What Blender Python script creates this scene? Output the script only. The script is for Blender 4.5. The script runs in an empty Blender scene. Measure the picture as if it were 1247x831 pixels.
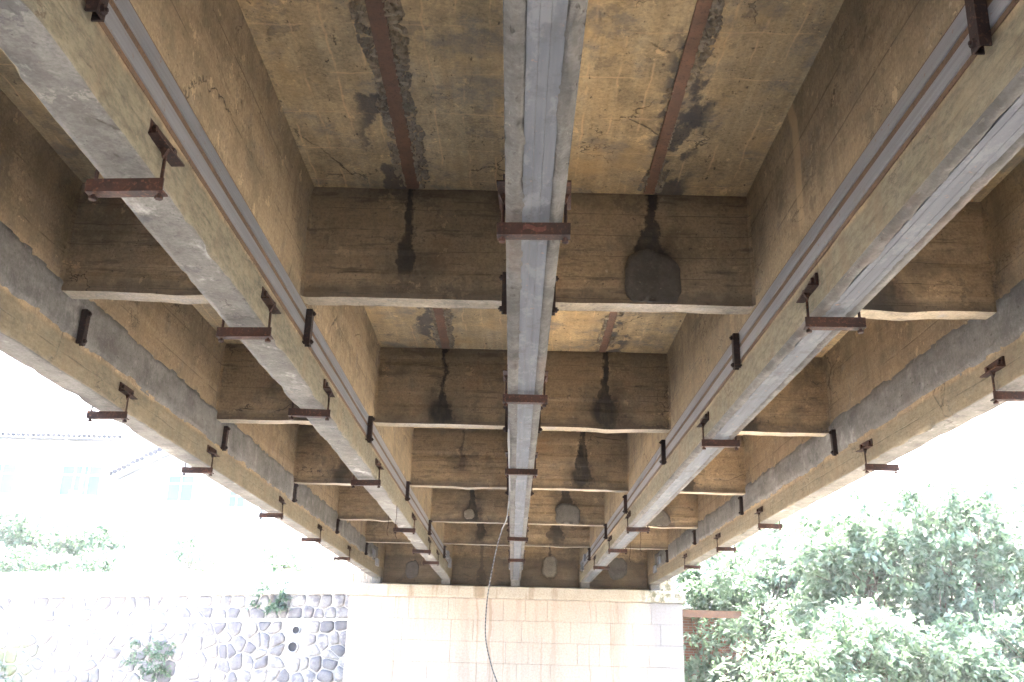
import bpy, bmesh, math, random
import numpy as np
from mathutils import Vector, Matrix, noise
random.seed(7); rng = np.random.default_rng(11)
sc = bpy.context.scene
col = sc.collection
R = math.radians

# ------------------------------------------------------------------ camera, sky, sun, exposure
CAM = Vector((-0.0526, 0.0, 1.70))
PITCH, YAW, ROLL = 0.3277, 0.0076, 0.0258
def cam_dir(x, z, y):
    c, s = math.cos(ROLL), math.sin(ROLL); x, z = c*x - s*z, s*x + c*z
    c, s = math.cos(PITCH), math.sin(PITCH); y, z = c*y - s*z, s*y + c*z
    c, s = math.cos(YAW), math.sin(YAW); x, y = c*x - s*y, s*x + c*y
    return Vector((x, y, z))
cd = bpy.data.cameras.new('camera')
cam = bpy.data.objects.new('camera', cd); col.objects.link(cam)
rt, up, fw = cam_dir(1, 0, 0), cam_dir(0, 1, 0), cam_dir(0, 0, 1)
cam.matrix_world = Matrix(((rt.x, up.x, -fw.x, CAM.x), (rt.y, up.y, -fw.y, CAM.y), (rt.z, up.z, -fw.z, CAM.z), (0, 0, 0, 1)))
cd.sensor_width = 36.0; cd.lens = 1150/1247*36; cd.clip_start = 0.05; cd.clip_end = 2000
sc.camera = cam

SUN_EL, SUN_AZ = 60, 28          # beyond the bridge, high; azimuth measured from +Y clockwise
w = bpy.data.worlds.new('World'); sc.world = w; w.use_nodes = True
wn = w.node_tree.nodes; wl = w.node_tree.links; wn.clear()
sky = wn.new('ShaderNodeTexSky'); sky.sky_type = 'NISHITA'; sky.sun_disc = False
sky.sun_elevation = R(SUN_EL); sky.sun_rotation = R(SUN_AZ); sky.air_density = 1.0; sky.dust_density = 6.0; sky.ozone_density = 0.6
bg = wn.new('ShaderNodeBackground'); bg.inputs['Strength'].default_value = 0.14
wo = wn.new('ShaderNodeOutputWorld'); wl.new(sky.outputs[0], bg.inputs[0]); wl.new(bg.outputs[0], wo.inputs[0])
sd = bpy.data.lights.new('sun', 'SUN'); sd.energy = 1.5; sd.angle = R(14); sd.color = (1, .95, .87)
sun = bpy.data.objects.new('sun', sd); col.objects.link(sun)
a, e = R(SUN_AZ), R(SUN_EL)
sun.rotation_euler = Vector((math.sin(a)*math.cos(e), math.cos(a)*math.cos(e), math.sin(e))).to_track_quat('Z', 'Y').to_euler()
sc.view_settings.view_transform = 'Standard'; sc.view_settings.look = 'None'
sc.view_settings.gamma = 1.0; sc.view_settings.use_curve_mapping = False
sc.view_settings.exposure = 5.0
sc.render.engine = 'CYCLES'
sc.cycles.max_bounces = 8; sc.cycles.diffuse_bounces = 5; sc.cycles.glossy_bounces = 2; sc.cycles.transmission_bounces = 4
sc.cycles.use_adaptive_sampling = True; sc.cycles.adaptive_threshold = .03
sc.cycles.use_denoising = True; sc.cycles.sample_clamp_indirect = 8

# ------------------------------------------------------------------ node helpers
class NT:
    def __init__(s, name):
        s.m = bpy.data.materials.new(name); s.m.use_nodes = True
        s.t = s.m.node_tree; s.t.nodes.clear(); s.l = s.t.links
        s.geo = s.t.nodes.new('ShaderNodeNewGeometry'); s.P = s.geo.outputs['Position']
    def n(s, t): return s.t.nodes.new(t)
    def put(s, sock, v):
        if isinstance(v, bpy.types.NodeSocket): s.l.new(v, sock)
        elif isinstance(v, (tuple, list)):
            sock.default_value = tuple(v) + (1.0,) if (len(v) == 3 and sock.type == 'RGBA') else tuple(v)
        elif sock.type == 'VECTOR': sock.default_value = (v, v, v)
        elif sock.type == 'RGBA': sock.default_value = (v, v, v, 1)
        else: sock.default_value = v
    def vmul(s, v, k):
        n = s.n('ShaderNodeVectorMath'); n.operation = 'MULTIPLY'; s.put(n.inputs[0], v); s.put(n.inputs[1], k); return n.outputs[0]
    def vadd(s, v, k):
        n = s.n('ShaderNodeVectorMath'); n.operation = 'ADD'; s.put(n.inputs[0], v); s.put(n.inputs[1], k); return n.outputs[0]
    def noise(s, sc_, det=5, rough=.55, vec=None, dist=0):
        n = s.n('ShaderNodeTexNoise'); n.inputs['Scale'].default_value = sc_; n.inputs['Detail'].default_value = det
        n.inputs['Roughness'].default_value = rough; n.inputs['Distortion'].default_value = dist
        s.put(n.inputs['Vector'], vec if vec is not None else s.P); return n.outputs['Fac']
    def vor(s, sc_, vec=None, feat='F1', out='Distance'):
        n = s.n('ShaderNodeTexVoronoi'); n.feature = feat; n.inputs['Scale'].default_value = sc_
        s.put(n.inputs['Vector'], vec if vec is not None else s.P); return n.outputs[out]
    def ramp(s, f, lo, hi, a=0., b=1.):
        n = s.n('ShaderNodeMapRange'); n.clamp = True; n.interpolation_type = 'SMOOTHSTEP'
        s.put(n.inputs[0], f); s.put(n.inputs[1], lo); s.put(n.inputs[2], hi); s.put(n.inputs[3], a); s.put(n.inputs[4], b); return n.outputs[0]
    def math(s, op, a, b=0., c=0.):
        n = s.n('ShaderNodeMath'); n.operation = op; s.put(n.inputs[0], a); s.put(n.inputs[1], b); s.put(n.inputs[2], c); return n.outputs[0]
    def mul(s, a, b): return s.math('MULTIPLY', a, b)
    def add(s, a, b): return s.math('ADD', a, b)
    def mix(s, f, a, b, mode='MIX'):
        n = s.n('ShaderNodeMix'); n.data_type = 'RGBA'; n.blend_type = mode
        s.put(n.inputs[0], f); s.put(n.inputs[6], a); s.put(n.inputs[7], b); return n.outputs[2]
    def xyz(s, v=None):
        n = s.n('ShaderNodeSeparateXYZ'); s.put(n.inputs[0], v if v is not None else s.P); return n.outputs
    def attr(s, name):
        n = s.n('ShaderNodeAttribute'); n.attribute_type = 'OBJECT'; n.attribute_name = name; return n.outputs['Fac']
    def rnd(s): return s.n('ShaderNodeObjectInfo').outputs['Random']
    def done(s, colr, rough=.85, bump=None, strength=.4, dist=.02, metal=0., spec=.3, trans=None):
        p = s.n('ShaderNodeBsdfPrincipled'); s.put(p.inputs['Base Color'], colr); s.put(p.inputs['Roughness'], rough)
        s.put(p.inputs['Metallic'], metal); s.put(p.inputs['Specular IOR Level'], spec)
        if bump is not None:
            b = s.n('ShaderNodeBump'); b.inputs['Strength'].default_value = strength; b.inputs['Distance'].default_value = dist
            s.put(b.inputs['Height'], bump); s.l.new(b.outputs[0], p.inputs['Normal'])
        out = s.n('ShaderNodeOutputMaterial'); sh = p.outputs[0]
        if trans is not None:
            tr = s.n('ShaderNodeBsdfTranslucent'); s.put(tr.inputs[0], trans[0])
            mx = s.n('ShaderNodeMixShader'); mx.inputs[0].default_value = trans[1]
            s.l.new(sh, mx.inputs[1]); s.l.new(tr.outputs[0], mx.inputs[2]); sh = mx.outputs[0]
        s.l.new(sh, out.inputs[0]); return s.m

def concrete(name, c1, c2, grain=(14, .5, 14), boards=None, grey=None, pits=1., rust=0., extra=None, strength=.5, gk=.6, spk_k=.3, crack=None):
    """Old shuttered concrete: blotches, board grain, pits, hairline marks."""
    k = NT(name); x, y, z = k.xyz()
    big = k.noise(.9, 6, .6); med = k.noise(5, 7, .65); fine = k.noise(55, 4, .7)
    g = k.noise(1.0, 6, .65, k.vmul(k.P, grain), .4)
    c = k.mix(k.ramp(big, .36, .64), c1, c2)
    if grey: c = k.mix(k.mul(k.ramp(med, .52, .72), .75), c, grey)
    c = k.mix(k.ramp(g, .30, .72, .0, gk), c, (c1[0]*.55, c1[1]*.52, c1[2]*.48))
    c = k.mix(k.ramp(med, .25, .52, .6, 0.), c, (c2[0]*.5, c2[1]*.48, c2[2]*.44))
    smu = k.noise(2.3, 7, .7, k.vadd(k.P, (4, 17, 6))); c = k.mix(k.ramp(smu, .48, .64, 0, .6), c, (c2[0]*.45, c2[1]*.45, c2[2]*.45))
    spk = k.noise(30, 6, .75, k.vadd(k.P, (1, 2, 9))); c = k.mix(k.ramp(spk, .52, .66, 0, spk_k), c, (c1[0]*1.35, c1[1]*1.35, c1[2]*1.35))
    c = k.mix(k.ramp(fine, .32, .6, .32, 0), c, (.05, .04, .03))
    h = k.add(k.mul(g, .6), k.add(k.mul(fine, .35), k.mul(med, .5)))
    if pits:
        pv = k.noise(17, 3, .5, k.vmul(k.P, (1.6, .8, 1.6)))
        pm = k.ramp(pv, .66, .74, 0, .75*pits); c = k.mix(pm, c, (.045, .038, .03)); h = k.math('SUBTRACT', h, k.mul(pm, .5))
        lv = k.noise(13, 4, .6, k.vadd(k.P, (31, 7, 3))); c = k.mix(k.ramp(lv, .68, .78, 0, .45), c, (.55, .46, .33))
    if boards:
        ax, per, off = boards
        co = {'x': x, 'z': z}[ax]
        wob = k.add(co, k.mul(k.noise(1.3, 3, .5), .03))
        fr = k.math('FRACT', k.add(k.math('DIVIDE', wob, per), off))
        d = k.math('ABSOLUTE', k.math('SUBTRACT', fr, .5))
        ln = k.ramp(d, .478, .497); cut = k.ramp(k.noise(2.2, 4, .6, k.vadd(k.P, (5, 9, 2))), .40, .56)
        lm = k.mul(ln, cut); c = k.mix(k.mul(lm, .65), c, (.05, .04, .03)); h = k.math('SUBTRACT', h, k.mul(lm, .5))
        idn = k.n('ShaderNodeTexWhiteNoise'); idn.noise_dimensions = '1D'
        k.l.new(k.math('FLOOR', k.add(k.math('DIVIDE', wob, per), off)), idn.inputs['W'])
        c = k.mix(k.ramp(idn.outputs['Value'], 0, 1, 0, .22), c, (c2[0]*.55, c2[1]*.55, c2[2]*.55))
    if crack:
        PD = k.vadd(k.P, k.vmul(k.noise(3.1, 4, .6), .55)); cv = k.vor(1.7, k.vmul(PD, crack), 'DISTANCE_TO_EDGE')
        cm = k.mul(k.ramp(cv, .004, .011, 1, 0), k.ramp(k.noise(1.3, 3, .5, k.vadd(k.P, (6, 2, 2))), .55, .62)); c = k.mix(k.mul(cm, .7), c, (.045, .036, .028)); h = k.math('SUBTRACT', h, cm)
        sb = k.noise(3.4, 9, .72, k.vadd(k.P, (12, 5, 1))); sm = k.ramp(sb, .595, .615); c = k.mix(k.mul(sm, .55), c, (c2[0]*.42, c2[1]*.43, c2[2]*.48)); h = k.math('SUBTRACT', h, k.mul(sm, .25))
        pb = k.noise(4.6, 9, .74, k.vadd(k.P, (2, 15, 7))); pm2 = k.ramp(pb, .615, .635); c = k.mix(k.mul(pm2, .5), c, (c1[0]*1.45, c1[1]*1.4, c1[2]*1.35))
        dots = k.vor(34, k.vadd(k.P, k.vmul(fine, .02))); dm = k.mul(k.ramp(dots, .10, .16, 1, 0), k.ramp(k.noise(5, 3), .5, .6)); c = k.mix(k.mul(dm, .7), c, (.04, .033, .027)); h = k.math('SUBTRACT', h, dm)
    if rust: c = k.mix(k.mul(k.ramp(k.noise(2.5, 5, .6, k.vmul(k.P, (1, .4, 1))), .55, .75), rust), c, (.23, .085, .03))
    if extra: c, h = extra(k, c, h, (x, y, z))
    return k.done(c, .9, h, strength, .012, spec=.2)

HB, HD, HQ, W, S = 3.471, 4.759, 3.954, .1047, 1.6

def web_extra(k, c, h, xyz):
    x, y, z = xyz
    # the coarse repaired strip of the girder below the steel strips: grey-green and rough
    m = k.ramp(k.add(z, k.mul(k.noise(4, 4, .6), .07)), HB + .235, HB + .28, 1, 0)
    rough = k.noise(30, 9, .8, k.vmul(k.P, (1, .35, 1)))
    gc = k.mix(k.ramp(rough, .36, .64), (.085, .08, .058), (.185, .17, .125))
    m = k.mul(m, k.ramp(k.math('ABSOLUTE', x), 2.4, 2.6, 1, .75))
    gc = k.mix(k.ramp(k.noise(6, 4, .6, k.vadd(k.P, (3, 3, 8))), .56, .7, 0, .3), gc, (.085, .088, .066))
    gc = k.mix(k.ramp(k.noise(3, 5, .6, k.vmul(k.P, (1, .6, 2))), .52, .68, 0, .35), gc, (.23, .185, .12))
    c = k.mix(k.mul(m, .85), c, gc)
    h = k.add(h, k.mul(m, k.mul(rough, 1.0)))
    wr = k.noise(1.0, 6, .65, k.vmul(k.P, (5, 5, .5))); c = k.mix(k.ramp(wr, .5, .7, 0, .5), c, (.17, .125, .08))
    # pale run of mortar down the tree-side inner girder
    q = k.math('ABSOLUTE', k.math('SUBTRACT', y, k.add(4.66, k.mul(k.noise(3, 3), .12))))
    st = k.mul(k.ramp(q, .035, .075, 1, 0), k.ramp(x, 1.2, 1.3)); st = k.mul(st, k.ramp(x, 1.6, 1.65, 1, 0))
    st = k.mul(st, k.ramp(z, HB + .5, HB + .62)); c = k.mix(k.mul(st, .7), c, (.46, .33, .19))
    # long thin cracks and drips
    cr = k.noise(2.0, 8, .62, k.vmul(k.P, (1, .45, 1)), .3); d = k.math('ABSOLUTE', k.math('SUBTRACT', cr, .5))
    c = k.mix(k.mul(k.ramp(d, .0015, .006, 1, 0), k.ramp(k.noise(1.1, 2), .5, .6, 0, .7)), c, (.06, .045, .03))
    return c, h

def bottom_extra(k, c, h, xyz):
    v = k.noise(3.5, 7, .7, k.vmul(k.P, (1, .6, 1))); c = k.mix(k.ramp(v, .55, .7, 0, .7), c, (.40, .39, .36))
    v = k.noise(9, 6, .7, k.vadd(k.P, (9, 2, 4))); c = k.mix(k.ramp(v, .52, .68, 0, .7), c, (.09, .085, .075))
    return c, h

def soffit_extra(k, c, h, xyz):
    x, y, z = xyz
    # pale lime lines left by the form joints, lengthways and across
    for co, per, wd in ((x, .173, .045), (y, .41, .02)):
        wob = k.add(co, k.add(k.mul(k.noise(2.1, 3), .09), k.mul(k.noise(19, 4, .7), .02))); fr = k.math('FRACT', k.math('DIVIDE', wob, per))
        d = k.math('ABSOLUTE', k.math('SUBTRACT', fr, .5)); lm = k.ramp(k.add(d, k.mul(k.math('SUBTRACT', k.noise(6, 5, .7), .5), wd*1.6)), .5-wd*1.2, .5-wd*.1)
        lm = k.mul(lm, k.ramp(k.noise(2.6, 5, .6, k.vadd(k.P, (2, per*50, 1))), .44, .58)); c = k.mix(k.mul(lm, .62), c, (.66, .44, .24))
    v = k.noise(2.4, 7, .66, k.vadd(k.P, (8, 1, 1))); c = k.mix(k.ramp(v, .52, .66, 0, .65), c, (.17, .16, .14))
    v = k.noise(1.6, 5, .6, k.vadd(k.P, (1, 6, 1))); c = k.mix(k.ramp(v, .5, .72, 0, .6), c, (.52, .34, .15))
    # black wet staining beside the joint plates
    d = k.math('ABSOLUTE', k.math('SUBTRACT', k.math('ABSOLUTE', x), k.add(.80, k.mul(k.noise(3, 3), .16)))); m = k.ramp(d, .10, .22, 1, 0)
    m = k.mul(m, k.ramp(k.noise(4.5, 5, .6, k.vmul(k.P, (1, .6, 1))), .5, .58)); c = k.mix(k.mul(m, .8), c, (.055, .055, .06))
    return c, h

def diaphragm_extra(k, c, h, xyz):
    x, y, z = xyz
    sx, sw, bz, br, dk = (k.attr(n) for n in ('stain_x', 'stain_w', 'blob_z', 'blob_r', 'stain_dark'))
    nx = k.math('SUBTRACT', k.noise(6, 5, .6, k.vmul(k.P, (1, 1, .7))), .5); n2 = k.math('SUBTRACT', k.noise(28, 3, .6), .5)
    wob = k.add(k.mul(nx, .15), k.mul(n2, .06))
    dx = k.math('ABSOLUTE', k.math('SUBTRACT', k.add(x, wob), sx))
    fl = k.mul(k.ramp(k.math('SUBTRACT', z, bz), .0, .42, 1.5, .55), k.ramp(k.noise(4, 4, .6, k.vadd(k.P, (3, 3, 3))), .3, .7, .6, 1.5)); sw = k.mul(sw, fl)
    rim = k.mul(k.ramp(k.math('SUBTRACT', dx, sw), .01, .05, 1, 0), k.ramp(k.noise(11, 4, .7), .5, .62, 0, .45)); rim = k.mul(rim, k.mul(dk, k.ramp(k.math('SUBTRACT', z, bz), -.12, -.02))); c = k.mix(rim, c, (.42, .32, .2))
    m1 = k.mul(k.ramp(k.math('SUBTRACT', dx, sw), -.012, .012, 1, 0), k.ramp(k.math('SUBTRACT', z, bz), -.12, -.02))
    dz = k.math('SUBTRACT', z, bz)
    rr = k.math('SQRT', k.add(k.mul(dx, dx), k.mul(k.mul(dz, dz), .8)))
    m2 = k.ramp(k.math('SUBTRACT', k.add(rr, k.add(k.mul(nx, .22), k.mul(n2, .08))), br), -.05, .04, 1, 0)
    m3 = k.ramp(k.math('SUBTRACT', k.add(rr, k.mul(nx, .3)), br), -.02, .22, .45, 0)
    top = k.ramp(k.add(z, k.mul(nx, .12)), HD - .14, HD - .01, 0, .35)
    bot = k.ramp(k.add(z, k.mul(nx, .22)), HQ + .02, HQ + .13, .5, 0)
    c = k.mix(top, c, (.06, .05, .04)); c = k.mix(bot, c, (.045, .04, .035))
    c = k.mix(k.mul(k.math('MAXIMUM', m1, m2), k.mul(dk, k.ramp(k.noise(7, 5, .7, k.vmul(k.P, (1, 1, .4))), .3, .55, .65, 1.))), c, (.03, .027, .025)); c = k.mix(k.mul(m3, dk), c, (.04, .034, .028))
    v = k.noise(8, 5, .65, k.vmul(k.P, (.35, 1, 2.2))); c = k.mix(k.ramp(v, .55, .68, 0, .55), c, (.075, .058, .042))
    return c, h

M = {}
M['web'] = concrete('web_concrete', (.40, .305, .188), (.335, .262, .168), (6, .45, 12), ('z', .31, .37), (.22, .2, .165), .7, 0, web_extra, crack=(1, .5, 1))
M['gbottom'] = concrete('girder_soffit_concrete', (.185, .176, .16), (.15, .143, .128), (5, .6, 5), None, (.26, .25, .225), .6, 0, bottom_extra, .45, crack=(1.5, .6, 1))
M['soffit'] = concrete('deck_soffit_concrete', (.58, .42, .222), (.50, .395, .24), (14, .5, 14), None, (.27, .245, .2), 1., 0, soffit_extra, crack=(1, .8, 1))
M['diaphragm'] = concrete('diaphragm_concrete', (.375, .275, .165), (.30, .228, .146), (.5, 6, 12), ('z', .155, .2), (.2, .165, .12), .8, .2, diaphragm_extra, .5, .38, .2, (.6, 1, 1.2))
M['dbottom'] = concrete('diaphragm_edge_concrete', (.42, .35, .25), (.36, .32, .265), (.6, 6, 6), None, (.30, .3, .31), .5, 0, None)
M['repair'] = concrete('repair_mortar', (.20, .195, .183), (.165, .16, .15), (6, .6, 6), None, (.36, .355, .34), .8, 0, None)
M['repair_light'] = concrete('edge_mortar', (.14, .135, .125), (.095, .092, .086), (9, 2, 9), None, (.19, .175, .16), 1., .15, None, .9)
M['patch_dark'] = concrete('dark_patch_mortar', (.125, .108, .09), (.10, .087, .072), (3, 3, 3), None, None, .2, 0, None)
M['patch_grey'] = concrete('grey_patch_mortar', (.15, .14, .125), (.12, .11, .10), (3, 3, 3), None, None, .4, 0, None)
M['patch_pale'] = concrete('pale_patch_mortar', (.27, .24, .19), (.21, .185, .145), (5, 5, 5), None, (.2, .18, .14), .6, 0, None)
M['rubble'] = concrete('spalled_concrete', (.44, .35, .235), (.31, .27, .215), (20, 12, 20), None, (.08, .08, .085), 1., .2, None, .9)
M['road_concrete'] = concrete('plain_concrete', (.40, .38, .34), (.34, .32, .29), (3, 3, 3), None, None, .3, 0, None)

def m_steel():
    k = NT('grey_painted_steel'); v = k.noise(2, 6, .6, k.vmul(k.P, (14, .9, 14))); b = k.noise(6, 8, .72, k.vmul(k.P, (1.5, .7, 1)))
    c = k.mix(k.ramp(v, .3, .7), (.085, .09, .10), (.12, .127, .14)); c = k.mix(k.ramp(b, .52, .60, 0, .55), c, (.175, .178, .185)); c = k.mix(k.ramp(k.noise(5, 8, .72, k.vadd(k.P, (3, 8, 2))), .55, .62, 0, .55), c, (.07, .068, .065))
    c = k.mix(k.mul(k.ramp(k.noise(24, 4, .6), .64, .72), .7), c, (.24, .15, .10))
    c = k.mix(k.ramp(k.rnd(), 0, 1, 0, .25), c, (.095, .10, .11))
    return k.done(c, .8, k.add(v, k.mul(k.noise(60, 3), .3)), .2, .004, .0, .15)
M['steel'] = m_steel()
def m_strip():
    k = NT('side_strip_steel'); v = k.noise(2, 6, .6, k.vmul(k.P, (30, .5, 30))); b = k.noise(5, 6, .65)
    c = k.mix(k.ramp(v, .3, .7), (.15, .155, .17), (.20, .207, .225)); c = k.mix(k.ramp(b, .58, .75, 0, .5), c, (.15, .13, .11))
    c = k.mix(k.mul(k.ramp(k.noise(30, 4, .6), .64, .72), .7), c, (.17, .09, .05))
    return k.done(c, .55, v, .15, .004, .2, .5)
M['strip'] = m_strip()
def m_rust(name, c1, c2, c3):
    k = NT(name); P = k.n('ShaderNodeTexCoord').outputs['Object']; P = k.vadd(P, k.vmul(k.rnd(), 40.))
    v = k.noise(9, 6, .65, P); f = k.noise(60, 4, .65, P)
    c = k.mix(k.ramp(v, .35, .65), c1, c2); c = k.mix(k.ramp(f, .52, .68, 0, .8), c, c3)
    c = k.mix(k.ramp(k.rnd(), 0, 1, 0, .35), c, (c2[0]*.5, c2[1]*.5, c2[2]*.5))
    return k.done(c, .72, k.add(f, v), .5, .004, .0, .2)
M['rust'] = m_rust('dark_rusty_paint', (.05, .021, .0135), (.022, .013, .011), (.12, .05, .025))
M['rust_dark'] = m_rust('black_brown_paint', (.035, .02, .018), (.022, .017, .016), (.09, .045, .03))
M['rust_plate'] = m_rust('rusty_joint_plate', (.235, .125, .075), (.17, .10, .066), (.09, .06, .045))
M['adhesive'] = m_rust('brown_adhesive', (.16, .095, .055), (.11, .075, .05), (.05, .035, .025))
M['chip'] = m_rust('red_primer', (.10, .036, .024), (.075, .03, .024), (.15, .08, .05))

def m_ashlar():
    k = NT('abutment_stone'); x, y, z = k.xyz()
    v = k.noise(1.2, 6, .6); f = k.noise(25, 5, .65)
    c = k.mix(k.ramp(v, .35, .65), (.46, .395, .335), (.42, .365, .315)); c = k.mix(k.ramp(k.rnd(), 0, 1, 0, .12), c, (.42, .34, .26))
    PW = k.vadd(k.P, k.vmul(k.noise(1.6, 4, .6), (.2, 0, 0))); s = k.noise(1.0, 8, .68, k.vmul(PW, (3.2, 2.6, .3))); c = k.mix(k.ramp(s, .5, .68, 0, .55), c, (.31, .245, .185))
    s2 = k.noise(1.0, 4, .6, k.vmul(k.vadd(PW, (7, 0, 2)), (6.5, 2.6, .16))); c = k.mix(k.mul(k.ramp(s2, .58, .68), .5), c, (.24, .155, .10))
    g = k.noise(1.7, 5, .6, k.vmul(k.P, (2.2, 2.2, .35))); gm = k.mul(k.ramp(k.add(x, k.mul(g, .9)), 3.15, 3.7), .8); c = k.mix(gm, c, (.24, .24, .25))
    c = k.mix(k.ramp(f, .3, .6, .3, 0), c, (.18, .14, .1))
    return k.done(c, .9, k.add(f, v), .4, .01, spec=.2)
M['ashlar'] = m_ashlar()
def m_cap():
    k = NT('abutment_cap_concrete'); x, y, z = k.xyz()
    v = k.noise(2, 6, .6); f = k.noise(30, 5, .65)
    c = k.mix(k.ramp(v, .35, .65), (.40, .355, .285), (.44, .40, .335))
    s = k.noise(1.0, 6, .62, k.vmul(k.P, (4, 4, .4))); c = k.mix(k.ramp(s, .52, .66, 0, .7), c, (.22, .16, .1))
    mo = k.mul(k.ramp(k.add(x, k.mul(v, .6)), 3.0, 3.6), k.ramp(k.noise(9, 5, .7), .45, .6)); c = k.mix(k.mul(mo, .85), c, (.10, .105, .05))
    ml = k.mul(k.ramp(x, -2.6, -3.6), k.ramp(k.noise(5, 5, .7, k.vmul(k.P, (3, 3, .6))), .5, .62)); c = k.mix(k.mul(ml, .8), c, (.16, .15, .13))
    c = k.mix(k.ramp(f, .3, .6, .35, 0), c, (.15, .12, .09))
    return k.done(c, .9, k.add(f, v), .5, .015, spec=.2)
M['cap'] = m_cap()
def m_stone():
    k = NT('rubble_stone'); v = k.noise(5, 6, .62); f = k.noise(30, 5, .7); r = k.rnd()
    c = k.mix(r, (.12, .118, .125), (.31, .295, .28)); c = k.mix(k.ramp(v, .45, .62, 0, .8), c, (.095, .095, .11)); c = k.mix(k.ramp(k.noise(.55, 3), .54, .66, 0, .4), c, (.45, .43, .4))
    x, y, z = k.xyz(); mo = k.mul(k.ramp(k.add(x, k.mul(v, 2.)), -9.6, -10.8), k.ramp(z, 1.75, 2.1, 1, 0)); c = k.mix(k.mul(mo, k.ramp(k.noise(2.3, 4), .42, .55, 0, .8)), c, (.085, .11, .03))
    c = k.mix(k.ramp(f, .35, .6, .4, 0), c, (.08, .075, .07))
    return k.done(c, .92, k.add(f, v), .7, .02, spec=.2)
M['stone'] = m_stone()
M['mortar'] = concrete('wall_mortar', (.52, .5, .47), (.45, .43, .4), (3, 3, 3), None, None, .3, 0, None)
M['parapet'] = concrete('pale_parapet', (.66, .65, .62), (.60, .58, .55), (2, 2, 2), None, None, .15, 0, None, .25)
def m_plain(name, c, c2=None, sc_=6, rough=.7, metal=0, bump=.2):
    k = NT(name); v = k.noise(sc_, 5, .6); cc = k.mix(k.ramp(v, .3, .7), c, c2 or tuple(q*.75 for q in c))
    return k.done(cc, rough, v, bump, .01, metal)
M['render'] = m_plain('white_house_render', (.78, .77, .74), (.68, .66, .62), 1.5)
M['frame'] = m_plain('white_window_frame', (.7, .71, .73), None, 20, .4)
M['rooftile'] = m_plain('grey_roof_tile', (.42, .43, .46), (.32, .325, .35), 8)
M['verge'] = m_plain('dark_verge_tile', (.03, .032, .042), (.02, .022, .03), 8)
M['pink'] = m_plain('pink_cloth', (.7, .16, .22), (.5, .12, .2), 9)
M['pipe_shade'] = m_plain('drain_bore_shade', (.035, .035, .04), None, 9)
M['pipe'] = m_plain('drain_pipe_plastic', (.42, .42, .43), None, 9)
M['ground'] = m_plain('river_gravel', (.27, .255, .23), (.19, .175, .155), 3, .95, 0, .6)
M['bank'] = m_plain('planted_bank', (.09, .12, .045), (.07, .075, .035), 1.2, .95, 0, .8)
M['bounce_gravel'] = m_plain('pale_bounce_gravel', (.50, .46, .40), (.38, .35, .30), 5, .95, 0, .6)
M['dark_sheet'] = m_plain('dark_stream_sheet', (.12, .11, .095), (.08, .075, .065), 2.5, .35, 0, .4)
M['asphalt'] = m_plain('road_surface', (.055, .055, .055), (.045, .045, .045), 20, .9)
M['bark'] = m_plain('grey_brown_bark', (.20, .165, .13), (.12, .10, .08), 14, .9, 0, .8)
def m_glass():
    k = NT('window_glass'); return k.done((.055, .11, .14), .3, metal=0., spec=.25)
M['glass'] = m_glass()
def m_brick():
    k = NT('far_red_brick'); b = k.n('ShaderNodeTexBrick'); q = k.xyz(); cb = k.n('ShaderNodeCombineXYZ'); k.l.new(q[0], cb.inputs[0]); k.l.new(q[2], cb.inputs[1])
    k.l.new(cb.outputs[0], b.inputs['Vector']); b.inputs['Scale'].default_value = 1; b.inputs['Brick Width'].default_value = .24; b.inputs['Row Height'].default_value = .07; b.inputs['Mortar Size'].default_value = .008
    b.inputs['Color1'].default_value = (.28, .10, .065, 1); b.inputs['Color2'].default_value = (.20, .08, .055, 1); b.inputs['Mortar'].default_value = (.25, .22, .19, 1)
    c = k.mix(k.ramp(k.noise(3, 5), .5, .7, 0, .6), b.outputs['Color'], (.1, .08, .07)); return k.done(c, .9, b.outputs['Fac'], -.4, .01)
M['brick'] = m_brick()
def m_leaf(name, c1, c2, c3):
    k = NT(name); v = k.noise(.8, 4, .6); f = k.noise(7, 2)
    c = k.mix(k.ramp(v, .35, .65), c1, c2); c = k.mix(k.ramp(f, .5, .7, 0, .6), c, c3)
    return k.done(c, .42, None, spec=.8, trans=(k.mix(.5, c, (.17, .27, .13)), .42))
M['leaf'] = m_leaf('pale_green_leaf', (.125, .195, .125), (.145, .205, .145), (.165, .215, .155))
M['leaf2'] = m_leaf('mid_green_leaf', (.12, .18, .125), (.14, .195, .14), (.16, .205, .15))
M['leaf3'] = m_leaf('blue_green_leaf', (.065, .12, .07), (.075, .13, .08), (.11, .15, .10))
def m_rope():
    k = NT('striped_cable'); q = k.xyz(k.n('ShaderNodeTexCoord').outputs['Object'])
    fr = k.math('FRACT', k.mul(q[2], 22.)); return k.done(k.mix(k.ramp(fr, .45, .55), (.035, .035, .04), (.13, .13, .135)), .6)
M['rope'] = m_rope()

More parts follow.
